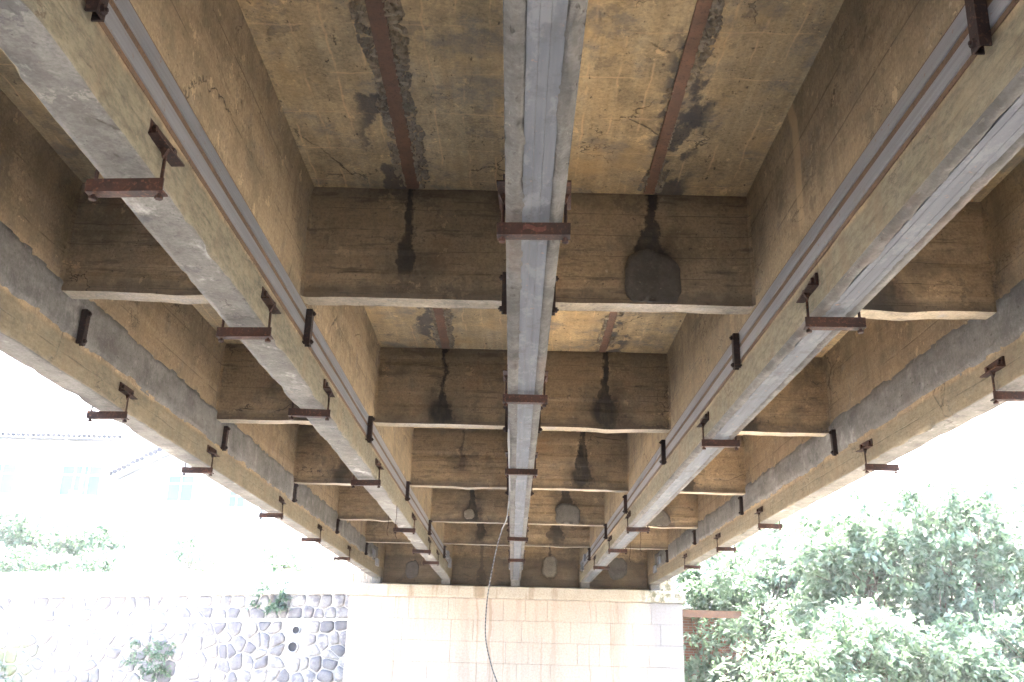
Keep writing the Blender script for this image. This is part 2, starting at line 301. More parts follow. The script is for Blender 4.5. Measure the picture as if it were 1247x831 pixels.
# ------------------------------------------------------------------ mesh helpers
def wloc(o):
    v = Vector((0, 0, 0))
    while o is not None: v += o.location; o = o.parent
    return v
class MB:
    def __init__(s): s.v = []; s.f = []; s.mi = []
    def add(s, vs, fs, mi=0):
        b = len(s.v); s.v += [tuple(q) for q in vs]; s.f += [tuple(b+i for i in f) for f in fs]; s.mi += [mi]*len(fs); return s
    def box(s, x0, x1, y0, y1, z0, z1, mi=0):
        vs = [(x, y, z) for z in (z0, z1) for y in (y0, y1) for x in (x0, x1)]
        return s.add(vs, [(0, 2, 3, 1), (4, 5, 7, 6), (0, 1, 5, 4), (2, 6, 7, 3), (0, 4, 6, 2), (1, 3, 7, 5)], mi)
    def grid(s, P, mi=0, flip=False):
        n, m = len(P), len(P[0]); vs = [p for r in P for p in r]; fs = []
        for i in range(n-1):
            for j in range(m-1):
                q = (i*m+j, i*m+j+1, (i+1)*m+j+1, (i+1)*m+j); fs.append(q[::-1] if flip else q)
        return s.add(vs, fs, mi)
    def tube(s, pts, rad, n=8, mi=0, cap=True):
        pts = [Vector(p) for p in pts]; rs = rad if isinstance(rad, (list, tuple)) else [rad]*len(pts); vs = []; fs = []
        ref = Vector((0, 0, 1))
        for i, p in enumerate(pts):
            d = (pts[min(i+1, len(pts)-1)] - pts[max(i-1, 0)]).normalized()
            if abs(d.dot(ref)) > .95: rf = Vector((1, 0, 0))
            else: rf = ref
            u = d.cross(rf).normalized(); v = d.cross(u)
            vs += [p + (u*math.cos(2*math.pi*k/n) + v*math.sin(2*math.pi*k/n))*rs[i] for k in range(n)]
        for i in range(len(pts)-1):
            for k in range(n): fs.append((i*n+k, i*n+(k+1) % n, (i+1)*n+(k+1) % n, (i+1)*n+k))
        if cap: fs += [tuple(range(n))[::-1], tuple((len(pts)-1)*n+k for k in range(n))]
        return s.add(vs, fs, mi)
    def prism(s, poly, axis, a0, a1, mi=0):
        """extrude a 2-D polygon along an axis ('x': poly=(y,z); 'y': poly=(x,z))"""
        n = len(poly); mk = (lambda t, p: (t, p[0], p[1])) if axis == 'x' else (lambda t, p: (p[0], t, p[1]))
        vs = [mk(a0, p) for p in poly] + [mk(a1, p) for p in poly]
        fs = [tuple(range(n)), tuple(range(2*n-1, n-1, -1))] + [(i, i+n, (i+1) % n+n, (i+1) % n) for i in range(n)]
        return s.add(vs, fs, mi)
    def build(s, name, mats, parent=None, smooth=False, loc=None):
        me = bpy.data.meshes.new(name); base = wloc(parent) if parent else Vector((0, 0, 0))
        off = base + (Vector(loc) if loc else Vector((0, 0, 0)))
        v = np.array(s.v, dtype=np.float64) - np.array(off)
        me.from_pydata(v.tolist(), [], s.f); me.update()
        for m in (mats if isinstance(mats, list) else [mats]): me.materials.append(m)
        me.polygons.foreach_set('material_index', s.mi)
        bm = bmesh.new(); bm.from_mesh(me); bmesh.ops.recalc_face_normals(bm, faces=bm.faces); bm.to_mesh(me); bm.free()
        if smooth: me.polygons.foreach_set('use_smooth', [True]*len(me.polygons))
        o = bpy.data.objects.new(name, me); col.objects.link(o); o.parent = parent
        if loc: o.location = loc
        return o
def tag(o, label, cat, group=None, kind=None):
    if label: o['label'] = label
    if cat: o['category'] = cat
    if group: o['group'] = group
    if kind: o['kind'] = kind
    return o
def empty(name, loc, label, cat, group=None):
    o = bpy.data.objects.new(name, None); col.objects.link(o); o.location = loc; o.empty_display_size = .2
    return tag(o, label, cat, group)
def struct(o): o['kind'] = 'structure'; return o
def dup(root, loc, label):
    r = root.copy(); col.objects.link(r); r.location = loc; r['label'] = label
    for ch in [c for c in bpy.data.objects if c.parent == root]:
        c = ch.copy(); col.objects.link(c); c.parent = r
        for g in [q for q in bpy.data.objects if q.parent == ch]:
            d = g.copy(); col.objects.link(d); d.parent = c
    return r
def nz(x, y, z, o=0.): return noise.noise(Vector((x+o, y-o, z+o*.7)))
def fbm(x, y, z, o=0., n=4): return noise.fractal(Vector((x+o, y-o, z+o*.7)), .9, 2.1, n)

# ------------------------------------------------------------------ ground and setting
g = MB(); xs = [-200, -120, -60, -30, -18, -8, 0, 5, 7, 9, 12, 16, 22, 30, 60, 120, 200]; ys = [-200, -60, -20, 0, 8, 14, 17, 20, 23, 26, 30, 36, 45, 60, 100, 200]
P = []
for y in ys:
    row = []
    for x in xs:
        t = max(0, min(1, (x-5)/16)) * max(0, min(1, (y-8)/14)); t2 = max(0, min(1, (y-26)/30))*max(0, min(1, (x-3)/4))
        row.append((x, y, t*2.6 + t2*2.2))
    P.append(row)
struct(g.grid(P).build('ground', M['ground'], smooth=True))
MB().grid([[(x, y, .012) for x in (-40, -10, 0, 5, 60)] for y in (-40, -5, 3, 7.5)]).build('added_stream_sheet', M['dark_sheet'])['kind'] = 'structure'  # unseen dark sheet, added to cut bounced light under the near bays
MB().grid([[(x, y+(.8*math.sin(x*.7) if y < 9 else 0), .02+(.15 if y > 20 else 0)) for x in np.linspace(-16, 5.0, 30)] for y in (8.2, 12, 16, 22.6)]).build('added_bounce_sheet', M['bounce_gravel'])['kind'] = 'structure'  # unseen pale sheet, added to bounce light onto the far cross walls
g = MB(); P = []
for y in np.linspace(13, 62, 50):
    row = []
    for x in np.linspace(5.2, 60, 40):
        t = max(0, min(1, (x-5)/16)) * max(0, min(1, (y-8)/14)); t2 = max(0, min(1, (y-26)/30))
        row.append((x, y, t*2.6 + t2*2.2 + .03 + .25*fbm(x*.3, y*.3, 0)*min(1, (x-5.2)/2)))
    P.append(row)
struct(g.grid(P).build('hill', M['bank'], smooth=True))
# terrace carrying the road behind the stone wall, and the fill behind the abutment
struct(MB().box(-90, -3.75, 23.95, 120, -.5, 2.95).build('terrain', M['bank']))
struct(MB().box(-89, -3.8, 27.2, 36, 2.95, 2.956).build('road', M['asphalt']))
struct(MB().box(-3.7, 3.7, 24.3, 120, -.5, 4.7).build('road_embankment', M['bank']))

# ------------------------------------------------------------------ the bridge
bridge = empty('girder_bridge', (0, 22.6, 3.34), 'old concrete girder bridge seen from below, five girders with cross walls', 'bridge')
Y0, Y1 = -12.0, 23.0
def stations(fine0, fine1):
    return sorted(set([round(q, 3) for q in list(np.arange(Y0, fine0, .5)) + list(np.arange(fine0, fine1, .05)) + list(np.arange(fine1, Y1, .12)) + [Y1]]))
ST = stations(1.6, 11.)
girders = {}
for gi in range(-2, 3):
    xc = gi*S; m = MB(); rows = []
    zs = list(HB + np.array([0, .012, .04, .09, .15, .21, .27, .34, .45, .6, .8, 1.0, 1.18, 1.25])) + [HD + .03]
    bx = np.linspace(-W, W, 9)
    for y in ST:
        sec = []; o = gi*17.3
        chip = lambda s_, y=y: max(0, fbm(s_*3, y*2.7, gi, 5, 5)-.12)*.045 + abs(nz(s_, y*9, gi))*.004
        for z in reversed(zs):                          # left face, downwards
            rough = 1 if z < HB + .26 else .35
            d = fbm(xc-1, y*2.2, z*4, o, 5)*.006*rough + fbm(xc, y*9, z*14, o, 3)*.0025*rough
            if z < HB + .05: d -= 0
            ins = chip(-1) if z == zs[0] else (chip(-1)*.25 if z == zs[1] else 0)
            fil = .018*max(0, (z-(HD-.10))/.10)**1.5 if z < HD else .02
            sec.append((xc - W + ins + d - fil, y, z))
        for i, b in enumerate(bx[1:-1]):
            sec.append((xc + b, y, HB + fbm(b*6, y*3, gi, o, 4)*.004))
        for z in zs:
            rough = 1 if z < HB + .26 else .35
            d = fbm(xc+3, y*2.2, z*4, o, 5)*.006*rough + fbm(xc+3, y*9, z*14, o, 3)*.0025*rough
            ins = chip(1) if z == zs[0] else (chip(1)*.25 if z == zs[1] else 0)
            fil = .018*max(0, (z-(HD-.10))/.10)**1.5 if z < HD else .02
            sec.append((xc + W - ins + d + fil, y, z))
        rows.append(sec)
    m.grid(rows)
    nseg = len(rows[0])-1; nz_ = len(zs)
    for i in range(len(m.mi)):
        c = i % nseg
        if nz_-1 <= c < nz_-1+8: m.mi[i] = 1
    m.f.append(tuple(range(len(rows[0])))); m.mi.append(0); b = (len(rows)-1)*len(rows[0]); m.f.append(tuple(b+i for i in range(len(rows[0])))); m.mi.append(0)
    girders[gi] = m.build('girder', [M['web'], M['gbottom']], bridge, True)
GN = {-2: 'house-side outer girder', -1: 'house-side inner girder', 0: 'centre girder', 1: 'tree-side inner girder', 2: 'tree-side outer girder'}
girders[-1]['label'] = 'girder with bare pale concrete underside'
girders[0]['label'] = 'centre girder with grey steel plates underneath'
girders[1]['label'] = 'girder with pale steel plates underneath and side strips'
girders[-2]['label'] = 'outer girder on the house side with grey mortar band'
girders[2]['label'] = 'outer girder on the tree side with grey mortar band'

def sheet(name, mat, parent, y0, y1, a0, a1, place, res, thick, o, ragged=.02, bump=.004):
    """a rough coat on a face: a height field that dips below the face round its ragged outline.
    place(y, a, h) -> point, a runs across, h is the height above the face"""
    m = MB(); ny = max(3, int((y1-y0)/res[0])); na = max(4, int((a1-a0)/res[1])); rows = []
    for i in range(ny+1):
        y = y0 + (y1-y0)*i/ny; row = []
        for j in range(na+1):
            q = a0 + (a1-a0)*j/na
            e = min(q-a0, a1-q) + fbm(q*9, y*5, o, o, 4)*ragged*1.2 - ragged
            h = max(-.004, min(thick, e*.9)) + (fbm(q*22, y*18, o, o+3, 4)*bump if e > 0 else 0)
            if i in (0, ny): h = -.004
            row.append(place(y, q, h))
        rows.append(row)
    m.grid(rows); return m.build(name, mat, parent, True)

# steel plates and their mortar edges under the centre and tree-side inner girders
for gi, (p0, p1), seams in ((0, (-.052, .064), (-.014, .02)), (1, (-.058, .062), (-.028, .002, .032))):
    G = girders[gi]; xc = gi*S; ed = [p0] + list(seams) + [p1]
    for q in range(len(ed)-1):
        st = .0095 + (.0009 if q % 2 else 0)
        mm = MB(); ysn = np.linspace(.5, 22.0, 90)
        pr = [[(xc+ed[q]+.0006, y, HB+.01), (xc+ed[q]+.0006, y, HB-st+nz(0, y*2, q)*.001), (xc+ed[q+1]-.0006, y, HB-st+nz(3, y*2, q)*.001), (xc+ed[q+1]-.0006, y, HB+.01)] for y in ysn]
        mm.grid(pr).build('soffit_plate', M['steel'], G)
    for a0, a1 in ((-W-.004, p0+.006), (p1-.006, W+.004)):
        sheet('edge_mortar', M['repair_light'], G, .6, 11.5, a0-.012, a1+.012, lambda y, q, h, xc=xc: (xc+q, y, HB-h-.001), (.022, .011), .013, gi*7+a0*100, .011, .010)
        sheet('edge_mortar', M['repair_light'], G, 11.5, 22.0, a0-.012, a1+.012, lambda y, q, h, xc=xc: (xc+q, y, HB-h-.001), (.06, .014), .013, gi*7+a0*100, .011, .010)
# steel strips glued to the sides of the three inner girders
for gi in (-1, 0, 1):
    G = girders[gi]
    for sg in (-1, 1):
        xf = gi*S + sg*W
        mm = MB(); mm.box(min(xf, xf+sg*.006), max(xf, xf+sg*.006), .4, 22.3, HB+.235, HB+.462); mm.build('adhesive_band', M['adhesive'], G)
        for z0, z1 in ((HB+.258, HB+.333), (HB+.372, HB+.447)):
            ysn = np.linspace(.4, 22.3, 120); pr = []
            for y in ysn:
                wv = nz(gi, y*.7, z0)*.005; xo = xf + sg*.0125 + nz(z0, y*1.7, gi)*.001
                pr.append([(xf, y, z0+wv), (xo, y, z0+wv), (xo, y, z1+wv), (xf, y, z1+wv)])
            MB().grid(pr).build('side_strip', M['strip'], G)
# grey mortar bands that cover the strips of the outer girders
for gi in (-2, 2):
    sg = 1 if gi < 0 else -1; xf = gi*S + sg*W
    sheet('mortar_band', M['repair'], girders[gi], 3.0, 21.5, HB+.235, HB+.60, lambda y, q, h, xf=xf, sg=sg: (xf+sg*(h+.002), y, q), (.05, .02), .011, gi*9, .028, .004)

DY = [2.33, 5.806, 9.284, 12.84, 16.30, 19.54, 22.72]
# the deck between the girders, its rusty joint plates and broken edges
for bi, (xa, xb) in enumerate(((-3.2, -1.6), (-1.6, 0), (0, 1.6), (1.6, 3.2))):
    d = MB(); xs_ = np.linspace(xa+W-.02, xb-W+.02, 15); rows = []
    for y in [Y0] + list(np.arange(1.5, 23.0, .25)) + [Y1]:
        rows.append([(x, y, HD + fbm(x*1.1, y*.9, bi, 3, 4)*.008) for x in xs_])
    d.grid(rows); d.box(xa+.02, xb-.02, Y0, Y1, HD+.02, HD+.2)
    D = d.build('deck_slab', M['soffit'], bridge, True)
    xm = (xa+xb)/2; xm += -.0 if xm < 0 else .01; hw = .045 if xm < 0 else .036
    for si in range(len(DY)-1):
        y0, y1 = DY[si]+.17, DY[si+1]-.03
        if y1 < 3.3: continue
        p = MB(); ysn = np.linspace(y0, y1, 16); sk = (.02 if xm < 0 else -.02)
        p.grid([[(xm-hw+sk*(y-4)/5*0+nz(1, y*3, bi)*.003, y, HD+.01), (xm-hw+nz(1, y*3, bi)*.003, y, HD-.014+nz(y, si, 2)*.002), (xm+hw+nz(2, y*3, bi)*.003, y, HD-.014+nz(y, si, 3)*.002), (xm+hw+nz(2, y*3, bi)*.003, y, HD+.01)] for y in ysn])
        p.build('joint_plate', M['rust_plate'], D)
        if si < 4 and bi in (1, 2):
            for sd_ in (-1, 1):
                fine = (.014, .012) if si < 2 else (.03, .02)
                wd = (.10 if sd_ < 0 else .135) if bi == 1 else (.07 if sd_ < 0 else .10)
                m = MB(); ny = int((y1-y0)/fine[0]); na = int(wd/fine[1]); rws = []
                for i in range(ny+1):
                    y = y0 + (y1-y0)*i/ny; row = []
                    for j in range(na+1):
                        q = j/na*wd; x = xm + sd_*(hw-.006+q)
                        lim = wd*(.62 + .55*nz(y*1.6, sd_, bi, si*3.1) + .25*nz(y*7, sd_, bi, si*1.7))
                        if bi == 2 and nz(y*1.1, 5, sd_) < .0: lim *= .25
                        e = lim - q
                        h = min(.02, max(-.006, e*1.2))
                        if e > 0:
                            vd = noise.voronoi(Vector((x*14, y*19, si)))[0]; cr = vd[1]-vd[0]
                            h = h*(.35 + .65*min(1, cr*3)) + fbm(x*40, y*40, si, 0, 3)*.004
                            if cr < .12: h = -.004
                        if i in (0, ny) or j == na: h = -.006
                        row.append((x, y, HD - h))
                    rws.append(row)
                o = m.grid(rws).build('spalled_edge', M['rubble'], D, False)
for sg in (-1, 1):
    o = MB(); o.box(min(sg*3.2, sg*3.95), max(sg*3.2, sg*3.95), Y0, Y1, HD+.01, HD+.19); o.build('deck_overhang', M['soffit'], bridge)
    o = MB(); o.box(min(sg*3.75, sg*3.93), max(sg*3.75, sg*3.93), Y0, Y1, HD+.19, HD+1.05); o.build('parapet', M['road_concrete'], bridge)
MB().box(-3.75, 3.75, Y0, Y1, HD+.2, HD+.28).build('road_surface', M['asphalt'], bridge)

# cross walls: one panel in each bay at each station, with joints, stains and patches
stain = {  # (bay, station): stain half width, blob height above the panel foot, blob radius, darkness, x shift
    (1, 1): (.04, .24, .05, .85, -.02), (2, 1): (.055, .30, .10, .95, .03),
    (1, 2): (.035, .12, .14, .95, 0.), (2, 2): (.045, .17, .16, .95, .04),
    (1, 3): (.02, .30, .06, .6, 0.), (2, 3): (.06, .18, .15, .95, .06), (1, 4): (.05, .14, .16, .9, 0.), (2, 4): (.06, .30, .16, .85, .03),
    (1, 5): (.06, .2, .10, .8, .05), (2, 5): (.08, .2, .12, .8, .0), (2, 6): (.05, .4, .2, .7, 0.), (1, 6): (.06, .1, .05, .5, 0),
    (0, 1): (.0, .25, .15, .8, .42), (3, 1): (.0, .22, .26, .8, -.2), (0, 2): (.0, .15, .16, .85, .2), (3, 2): (.0, .12, .22, .8, -.25),
    (0, 3): (.0, .1, .15, .8, .0), (3, 3): (.0, .1, .2, .8, -.2), (3, 4): (.0, .2, .2, .5, 0)}
panels = {}
for bi, (xa, xb) in enumerate(((-3.2, -1.6), (-1.6, 0), (0, 1.6), (1.6, 3.2))):
    for si, y in enumerate(DY):
        m = MB(); foot = HQ if si < 6 else 3.385
        o = bi*3.7 + si*11.1; x0, x1 = xa+W-.015, xb-W+.015; nx = 48; nzv = 24; th = .155
        def low(x): return foot + fbm(x*2.2, si, bi, o, 3)*.006 - (.014*math.exp(-((x-xa-.9)/.16)**2) if (bi + si) % 3 == 1 else 0)
        F = []
        for j in range(nzv+1):
            F.append([])
            for i in range(nx+1):
                x = x0+(x1-x0)*i/nx; z = low(x) + (HD+.01-low(x))*j/nzv
                d = fbm(x*2, z*5, o, o, 4)*.005 + (.006 if nz(1, z*7, o) > .1 else 0)
                ed = min(x-x0, x1-x)-.015
                d -= .022*max(0, 1-ed/.02)**2        # small fillet against the web
                F[-1].append((x, y + d, z))
        m.grid(F, 0)
        bt = [[(p[0], p[1]+.0+k*(th)/3 + (fbm(p[0]*6, k, o, o, 3)*.006 if k else 0), p[2]+(fbm(p[0]*5, k*3, o, o, 3)*.004 if k else 0)) for p in F[0]] for k in range(4)]
        m.grid(bt, 1, True)
        m.grid([[(p[0], y+th, p[2]) for p in F[0]], [(p[0], y+th, HD+.01) for p in F[0]]], 0, True)
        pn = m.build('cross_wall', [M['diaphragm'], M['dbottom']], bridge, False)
        sw, bz, br, dk, dx = stain.get((bi, si), (.0, .1, .02, .0, 0.))
        pn['stain_x'] = (xa+xb)/2 + dx; pn['stain_w'] = sw if sw > 0 else -.2; pn['blob_z'] = foot + bz; pn['blob_r'] = br; pn['stain_dark'] = dk
        panels[(bi, si)] = pn
def patch(bi, si, x, zoff, rx, rz, mat, lab):
    """a trowelled mortar patch: an irregular disc a few millimetres proud of the panel"""
    y = DY[si]; foot = HQ if si < 6 else 3.385; m = MB(); n = 34; zc = foot+zoff; rows = []
    for k, t in enumerate((1.0, .97, .8, .5, .15)):
        rows.append([])
        for a_ in range(n+1):
            an = 2*math.pi*(a_ % n)/n; r = t*(1+.16*nz(math.cos(an)*1.5, math.sin(an)*1.5, x*9+si)+.07*nz(math.cos(an)*5, math.sin(an)*5, x*5+si))*(1 + .10*abs(math.sin(2*an)))
            px, pz = x+rx*r*math.cos(an), max(foot+.012, zc+rz*r*math.sin(an))
            rows[-1].append((px, y-(.0 if k == 0 else .014+.004*nz(px*9, pz*9, si)), pz))
    m.grid(rows); m.add([rows[-1][i] for i in range(n)], [tuple(range(n))])
    o = m.build('mortar_patch', mat, panels[(bi, si)], True); o['label'] = lab
patch(2, 1, .82, .17, .185, .20, M['patch_dark'], 'large dark grey rounded mortar patch')
patch(2, 4, .85, .16, .21, .20, M['patch_grey'], 'large round grey mortar patch')
patch(1, 4, -.83, .13, .09, .085, M['patch_pale'], 'small pale mortar patch in a dark stain')
patch(2, 6, .80, .46, .18, .24, M['patch_pale'], 'pale oval mortar patch')
patch(3, 6, 2.40, .45, .22, .24, M['patch_grey'], 'round grey mortar patch')
patch(0, 6, -2.43, .32, .15, .2, M['patch_grey'], 'grey smear of mortar')
patch(3, 4, 2.35, .12, .24, .18, M['patch_grey'], 'grey patch at the foot of the panel')
# bearings on the abutment, and grey anchor boxes near the girder ends
for gi in range(-2, 3):
    MB().box(gi*S-.10, gi*S+.10, 22.28, 22.62, 3.338, HB+.004).build('bearing_pad', M['repair'], bridge)
    for sg in (-1, 1):
        if gi*sg > 0: continue
        xf = gi*S+sg*W
        for yy, zz in ((20.72, 3.85), (21.37, 3.72)):
            b = MB(); b.box(min(xf-.003, xf+sg*.05), max(xf-.003, xf+sg*.05), yy-.17, yy+.17, zz-.075, zz+.075)
            b.box(min(xf+sg*.05, xf+sg*.056), max(xf+sg*.05, xf+sg*.056), yy-.13, yy+.13, zz-.05, zz+.05)
            b.build('anchor_box', M['strip'], girders[gi])

# ------------------------------------------------------------------ abutment of dressed stone
ab = empty('stone_abutment', (0, 22.3, 0), 'tan dressed stone abutment with vertical stains that carries the bridge end', 'abutment')
MB().box(-3.72, 3.74, 22.256, 24.2, -.2, 3.06).build('core', M['ashlar'], ab)
zr = 3.045; row = 0
while zr > -.1:
    z0 = zr-.46; x = -3.78 - (0 if row % 2 else .0); first = True
    bounds = [-3.78]
    while bounds[-1] < 3.8:
        bounds.append(bounds[-1] + random.choice((.5, .62, .75, .9, 1.1, 1.25)))
    bounds = [b for b in bounds if b < 3.5] + [3.80]
    for i in range(len(bounds)-1):
        a0, a1 = bounds[i]+.001, bounds[i+1]-.001; d = random.uniform(-.003, .003); bv = .003; bz0, bz1 = z0+.001, zr-.001
        # dressed block with arrises taken off
        m = MB(); fr = [(a0+bv, bz0+bv), (a1-bv, bz0+bv), (a1-bv, bz1-bv), (a0+bv, bz1-bv)]; bk = [(a0, bz0), (a1, bz0), (a1, bz1), (a0, bz1)]
        vs = [(p[0], 22.24+d, p[1]) for p in fr] + [(p[0], 22.25+d, p[1]) for p in bk] + [(p[0], 22.6, p[1]) for p in bk]
        fs = [(0, 1, 2, 3)] + [(i_, i_+4, (i_+1) % 4+4, (i_+1) % 4) for i_ in range(4)] + [(i_+4, i_+8, (i_+1) % 4+8, (i_+1) % 4+4) for i_ in range(4)]
        m.add(vs, fs).build('stone_block', M['ashlar'], ab)
    zr = z0; row += 1
capm = MB(); rows = []
for x in np.linspace(-3.84, 3.87, 90):
    tp = 3.338 + fbm(x*1.4, 1, 1, 0, 4)*.012 - (max(0, x-3.1)*.06 + .05*max(0, fbm(x*6, 2, 1, 0, 3))*(1 if x > 3.0 else 0))
    fx = .02*fbm(x*2, 5, 5, 0, 4); r = .02
    rows.append([(x, 22.72, tp), (x, 22.2+fx+r*2, tp-.002), (x, 22.175+fx, tp-r), (x, 22.165+fx, 3.25), (x, 22.165+fx, 3.10), (x, 22.175+fx, 3.062+fbm(x*3, 7, 2, 0, 3)*.006), (x, 22.4, 3.058)])
capm.grid(rows); capm.box(-3.84, 3.87, 22.7, 24.25, 3.07, 3.32)
for r_ in (rows[0], rows[-1]): capm.add(r_, [tuple(range(len(r_)))])
capm.build('cap_beam', M['cap'], ab, False)
MB().box(-3.7, 3.7, 23.02, 24.3, 3.30, HD+.1).build('back_wall', M['cap'], ab)

# rusty steel channel sticking out of the abutment's side
sb = empty('steel_beam', (3.8, 22.7, 2.83), 'rusty steel channel sticking out sideways from the abutment toward the trees', 'beam')
m = MB(); m.box(3.5, 5.22, 22.62, 22.635, 2.79, 2.93); m.build('web', M['rust_plate'], sb)
for z0, z1 in ((2.78, 2.79), (2.93, 2.94)): MB().box(3.5, 5.22, 22.62, 22.70, z0, z1).build('flange', M['rust_plate'], sb)

# ------------------------------------------------------------------ rubble retaining wall beside the abutment
XR, XL = -3.86, -12.5
rw = empty('stone_retaining_wall', (-9, 23.2, 0), 'rubble stone retaining wall with pale mortar below the white parapet', 'wall')
def slope(x, zr_, zl): return zr_ + (zl-zr_)*(-4.1-x)/8.1
MB().prism([(-30, -.3), (XR, -.3), (XR, slope(XR, 3.15, 2.86)), (-30, slope(-30, 3.15, 2.86))], 'y', 23.05, 23.95).build('mortar_body', M['mortar'], rw)
def clip(poly, p, q):
    """keep the part of poly nearer to p than q"""
    mx, mz = (p[0]+q[0])/2, (p[1]+q[1])/2; dx, dz = q[0]-p[0], q[1]-p[1]; out = []
    f = [(a_[0]-mx)*dx+(a_[1]-mz)*dz for a_ in poly]
    for i in range(len(poly)):
        j = (i+1) % len(poly)
        if f[i] <= 0: out.append(poly[i])
        if f[i]*f[j] < 0:
            t = f[i]/(f[i]-f[j]); out.append((poly[i][0]+(poly[j][0]-poly[i][0])*t, poly[i][1]+(poly[j][1]-poly[i][1])*t))
    return out
def cells(x0, x1, z0, z1, sz, jit=.42):
    pts = []; nx, nzc = max(1, round((x1-x0)/sz)), max(1, round((z1-z0)/(sz*.86)))
    for j in range(nzc):
        for i in range(nx):
            pts.append((x0+(i+.5+(.5 if j % 2 else 0)*.8+random.uniform(-jit, jit))*(x1-x0)/nx, z0+(j+.5+random.uniform(-jit, jit)*.8)*(z1-z0)/nzc))
    res = []
    for p in pts:
        poly = [(x0, z0), (x1, z0), (x1, z1), (x0, z1)]
        for q in pts:
            if q is not p and abs(q[0]-p[0]) < sz*3 and abs(q[1]-p[1]) < sz*3:
                poly = clip(poly, p, q)
                if len(poly) < 3: break
        if len(poly) >= 3: res.append(poly)
    return res
def stone_mesh(m, poly, yf, gap, dome):
    cx_ = sum(p[0] for p in poly)/len(poly); cz_ = sum(p[1] for p in poly)/len(poly)
    def shr(p, g_):
        dx, dz = cx_-p[0], cz_-p[1]; L = math.hypot(dx, dz); k = min(.7, g_/max(L, 1e-4)*1.25); return (p[0]+dx*k, p[1]+dz*k)
    pl = [shr(p, gap) for p in poly]
    for _ in range(1):
        o2 = []
        for i in range(len(pl)):
            a_, b_ = pl[i], pl[(i+1) % len(pl)]
            if math.hypot(a_[0]-b_[0], a_[1]-b_[1]) < .05: o2.append(((a_[0]+b_[0])/2, (a_[1]+b_[1])/2)); continue
            o2 += [(a_[0]*.84+b_[0]*.16, a_[1]*.84+b_[1]*.16), (a_[0]*.16+b_[0]*.84, a_[1]*.16+b_[1]*.84)]
        pl = o2
        if len(pl) < 3: return False
    n = len(pl); vs = []; 
    for t, d in ((1, -.03), (.95, .5*dome), (.74, .92*dome), (.35, dome)):
        vs += [(cx_+(p[0]-cx_)*t, yf-d-(nz(p[0]*6, p[1]*6, t)*.012 if d > 0 else 0), cz_+(p[1]-cz_)*t) for p in pl]
    fs = [(k*n+i, k*n+(i+1) % n, (k+1)*n+(i+1) % n, (k+1)*n+i) for k in range(3) for i in range(n)] + [tuple(3*n+i for i in range(n))]
    m.add(vs, fs); return True
def shear(poly): return [(p[0], p[1] + slope(p[0], 0, -.29)) for p in poly]
holes = ((-5.07, 2.28, .095), (-5.11, 1.91, .125))
lower = cells(XL, XR, .62, 2.53, .305, .4); upper = cells(XL, XR, 2.56, 3.13, .285, .36)
for poly in lower + upper:
    cx_ = sum(p[0] for p in poly)/len(poly); poly = shear(poly); cz_ = sum(p[1] for p in poly)/len(poly)
    if any(math.hypot(cx_-h_[0], cz_-h_[1]) < h_[2]+.10 for h_ in holes): continue
    m = MB()
    if stone_mesh(m, poly, 23.05, random.uniform(.007, .015), random.uniform(.035, .065)): m.build('stone', M['stone'], rw, True)
m = MB()
for poly in cells(-28, XL, .62, 2.53, .42) + cells(-28, XL, 2.56, 3.13, .38): stone_mesh(m, shear(poly), 23.05, .03, .05)
for poly in cells(-28, XR, -.2, .62, .5): stone_mesh(m, shear(poly), 23.05, .03, .05)
tag(m.build('stone_courses', M['stone'], rw, True), None, None, kind='stuff')
MB().tube([(x, 22.985, slope(x, 2.545, 2.40)) for x in np.linspace(-28, XR, 40)], .014, 6).build('mortar_ledge', M['parapet'], rw)
for hx, hz, hr in holes:
    m = MB(); n = 24; rr = []
    for r_, y_ in ((hr, 23.3), (hr, 22.90), (hr*.86, 22.895), (hr*.86, 23.3)):
        rr.append([(hx+r_*math.cos(2*math.pi*i/n), y_, hz+r_*math.sin(2*math.pi*i/n)) for i in range(n+1)])
    dp = m.grid(rr).build('drain_pipe', M['pipe'], rw, False)
    MB().add([(hx+hr*.9*math.cos(2*math.pi*i/n), 22.95, hz+hr*.9*math.sin(2*math.pi*i/n)) for i in range(n)], [tuple(range(n))]).build('bore_shade', M['pipe_shade'], dp)  # dark disc that paints in the shade inside the pipe
pp = empty('parapet_wall', (-9, 23.3, 2.9), 'smooth white parapet band along the top of the stone retaining wall', 'parapet')
for x0, x1 in ((-30, -20.2), (-20.18, -12.6), (-12.58, -5.13), (-5.11, -3.86)):
    m = MB(); zb = lambda x: slope(x, 3.15, 2.86); zt = lambda x: slope(x, 3.62, 3.42)
    m.add([(x0, 22.93, zb(x0)), (x1, 22.93, zb(x1)), (x1, 22.95, zt(x1)), (x0, 22.95, zt(x0)), (x0, 23.35, zb(x0)), (x1, 23.35, zb(x1)), (x1, 23.33, zt(x1)), (x0, 23.33, zt(x0))],
          [(0, 1, 2, 3), (5, 4, 7, 6), (3, 2, 6, 7), (0, 4, 5, 1), (0, 3, 7, 4), (1, 5, 6, 2)]).build('parapet_panel', M['parapet'], pp)

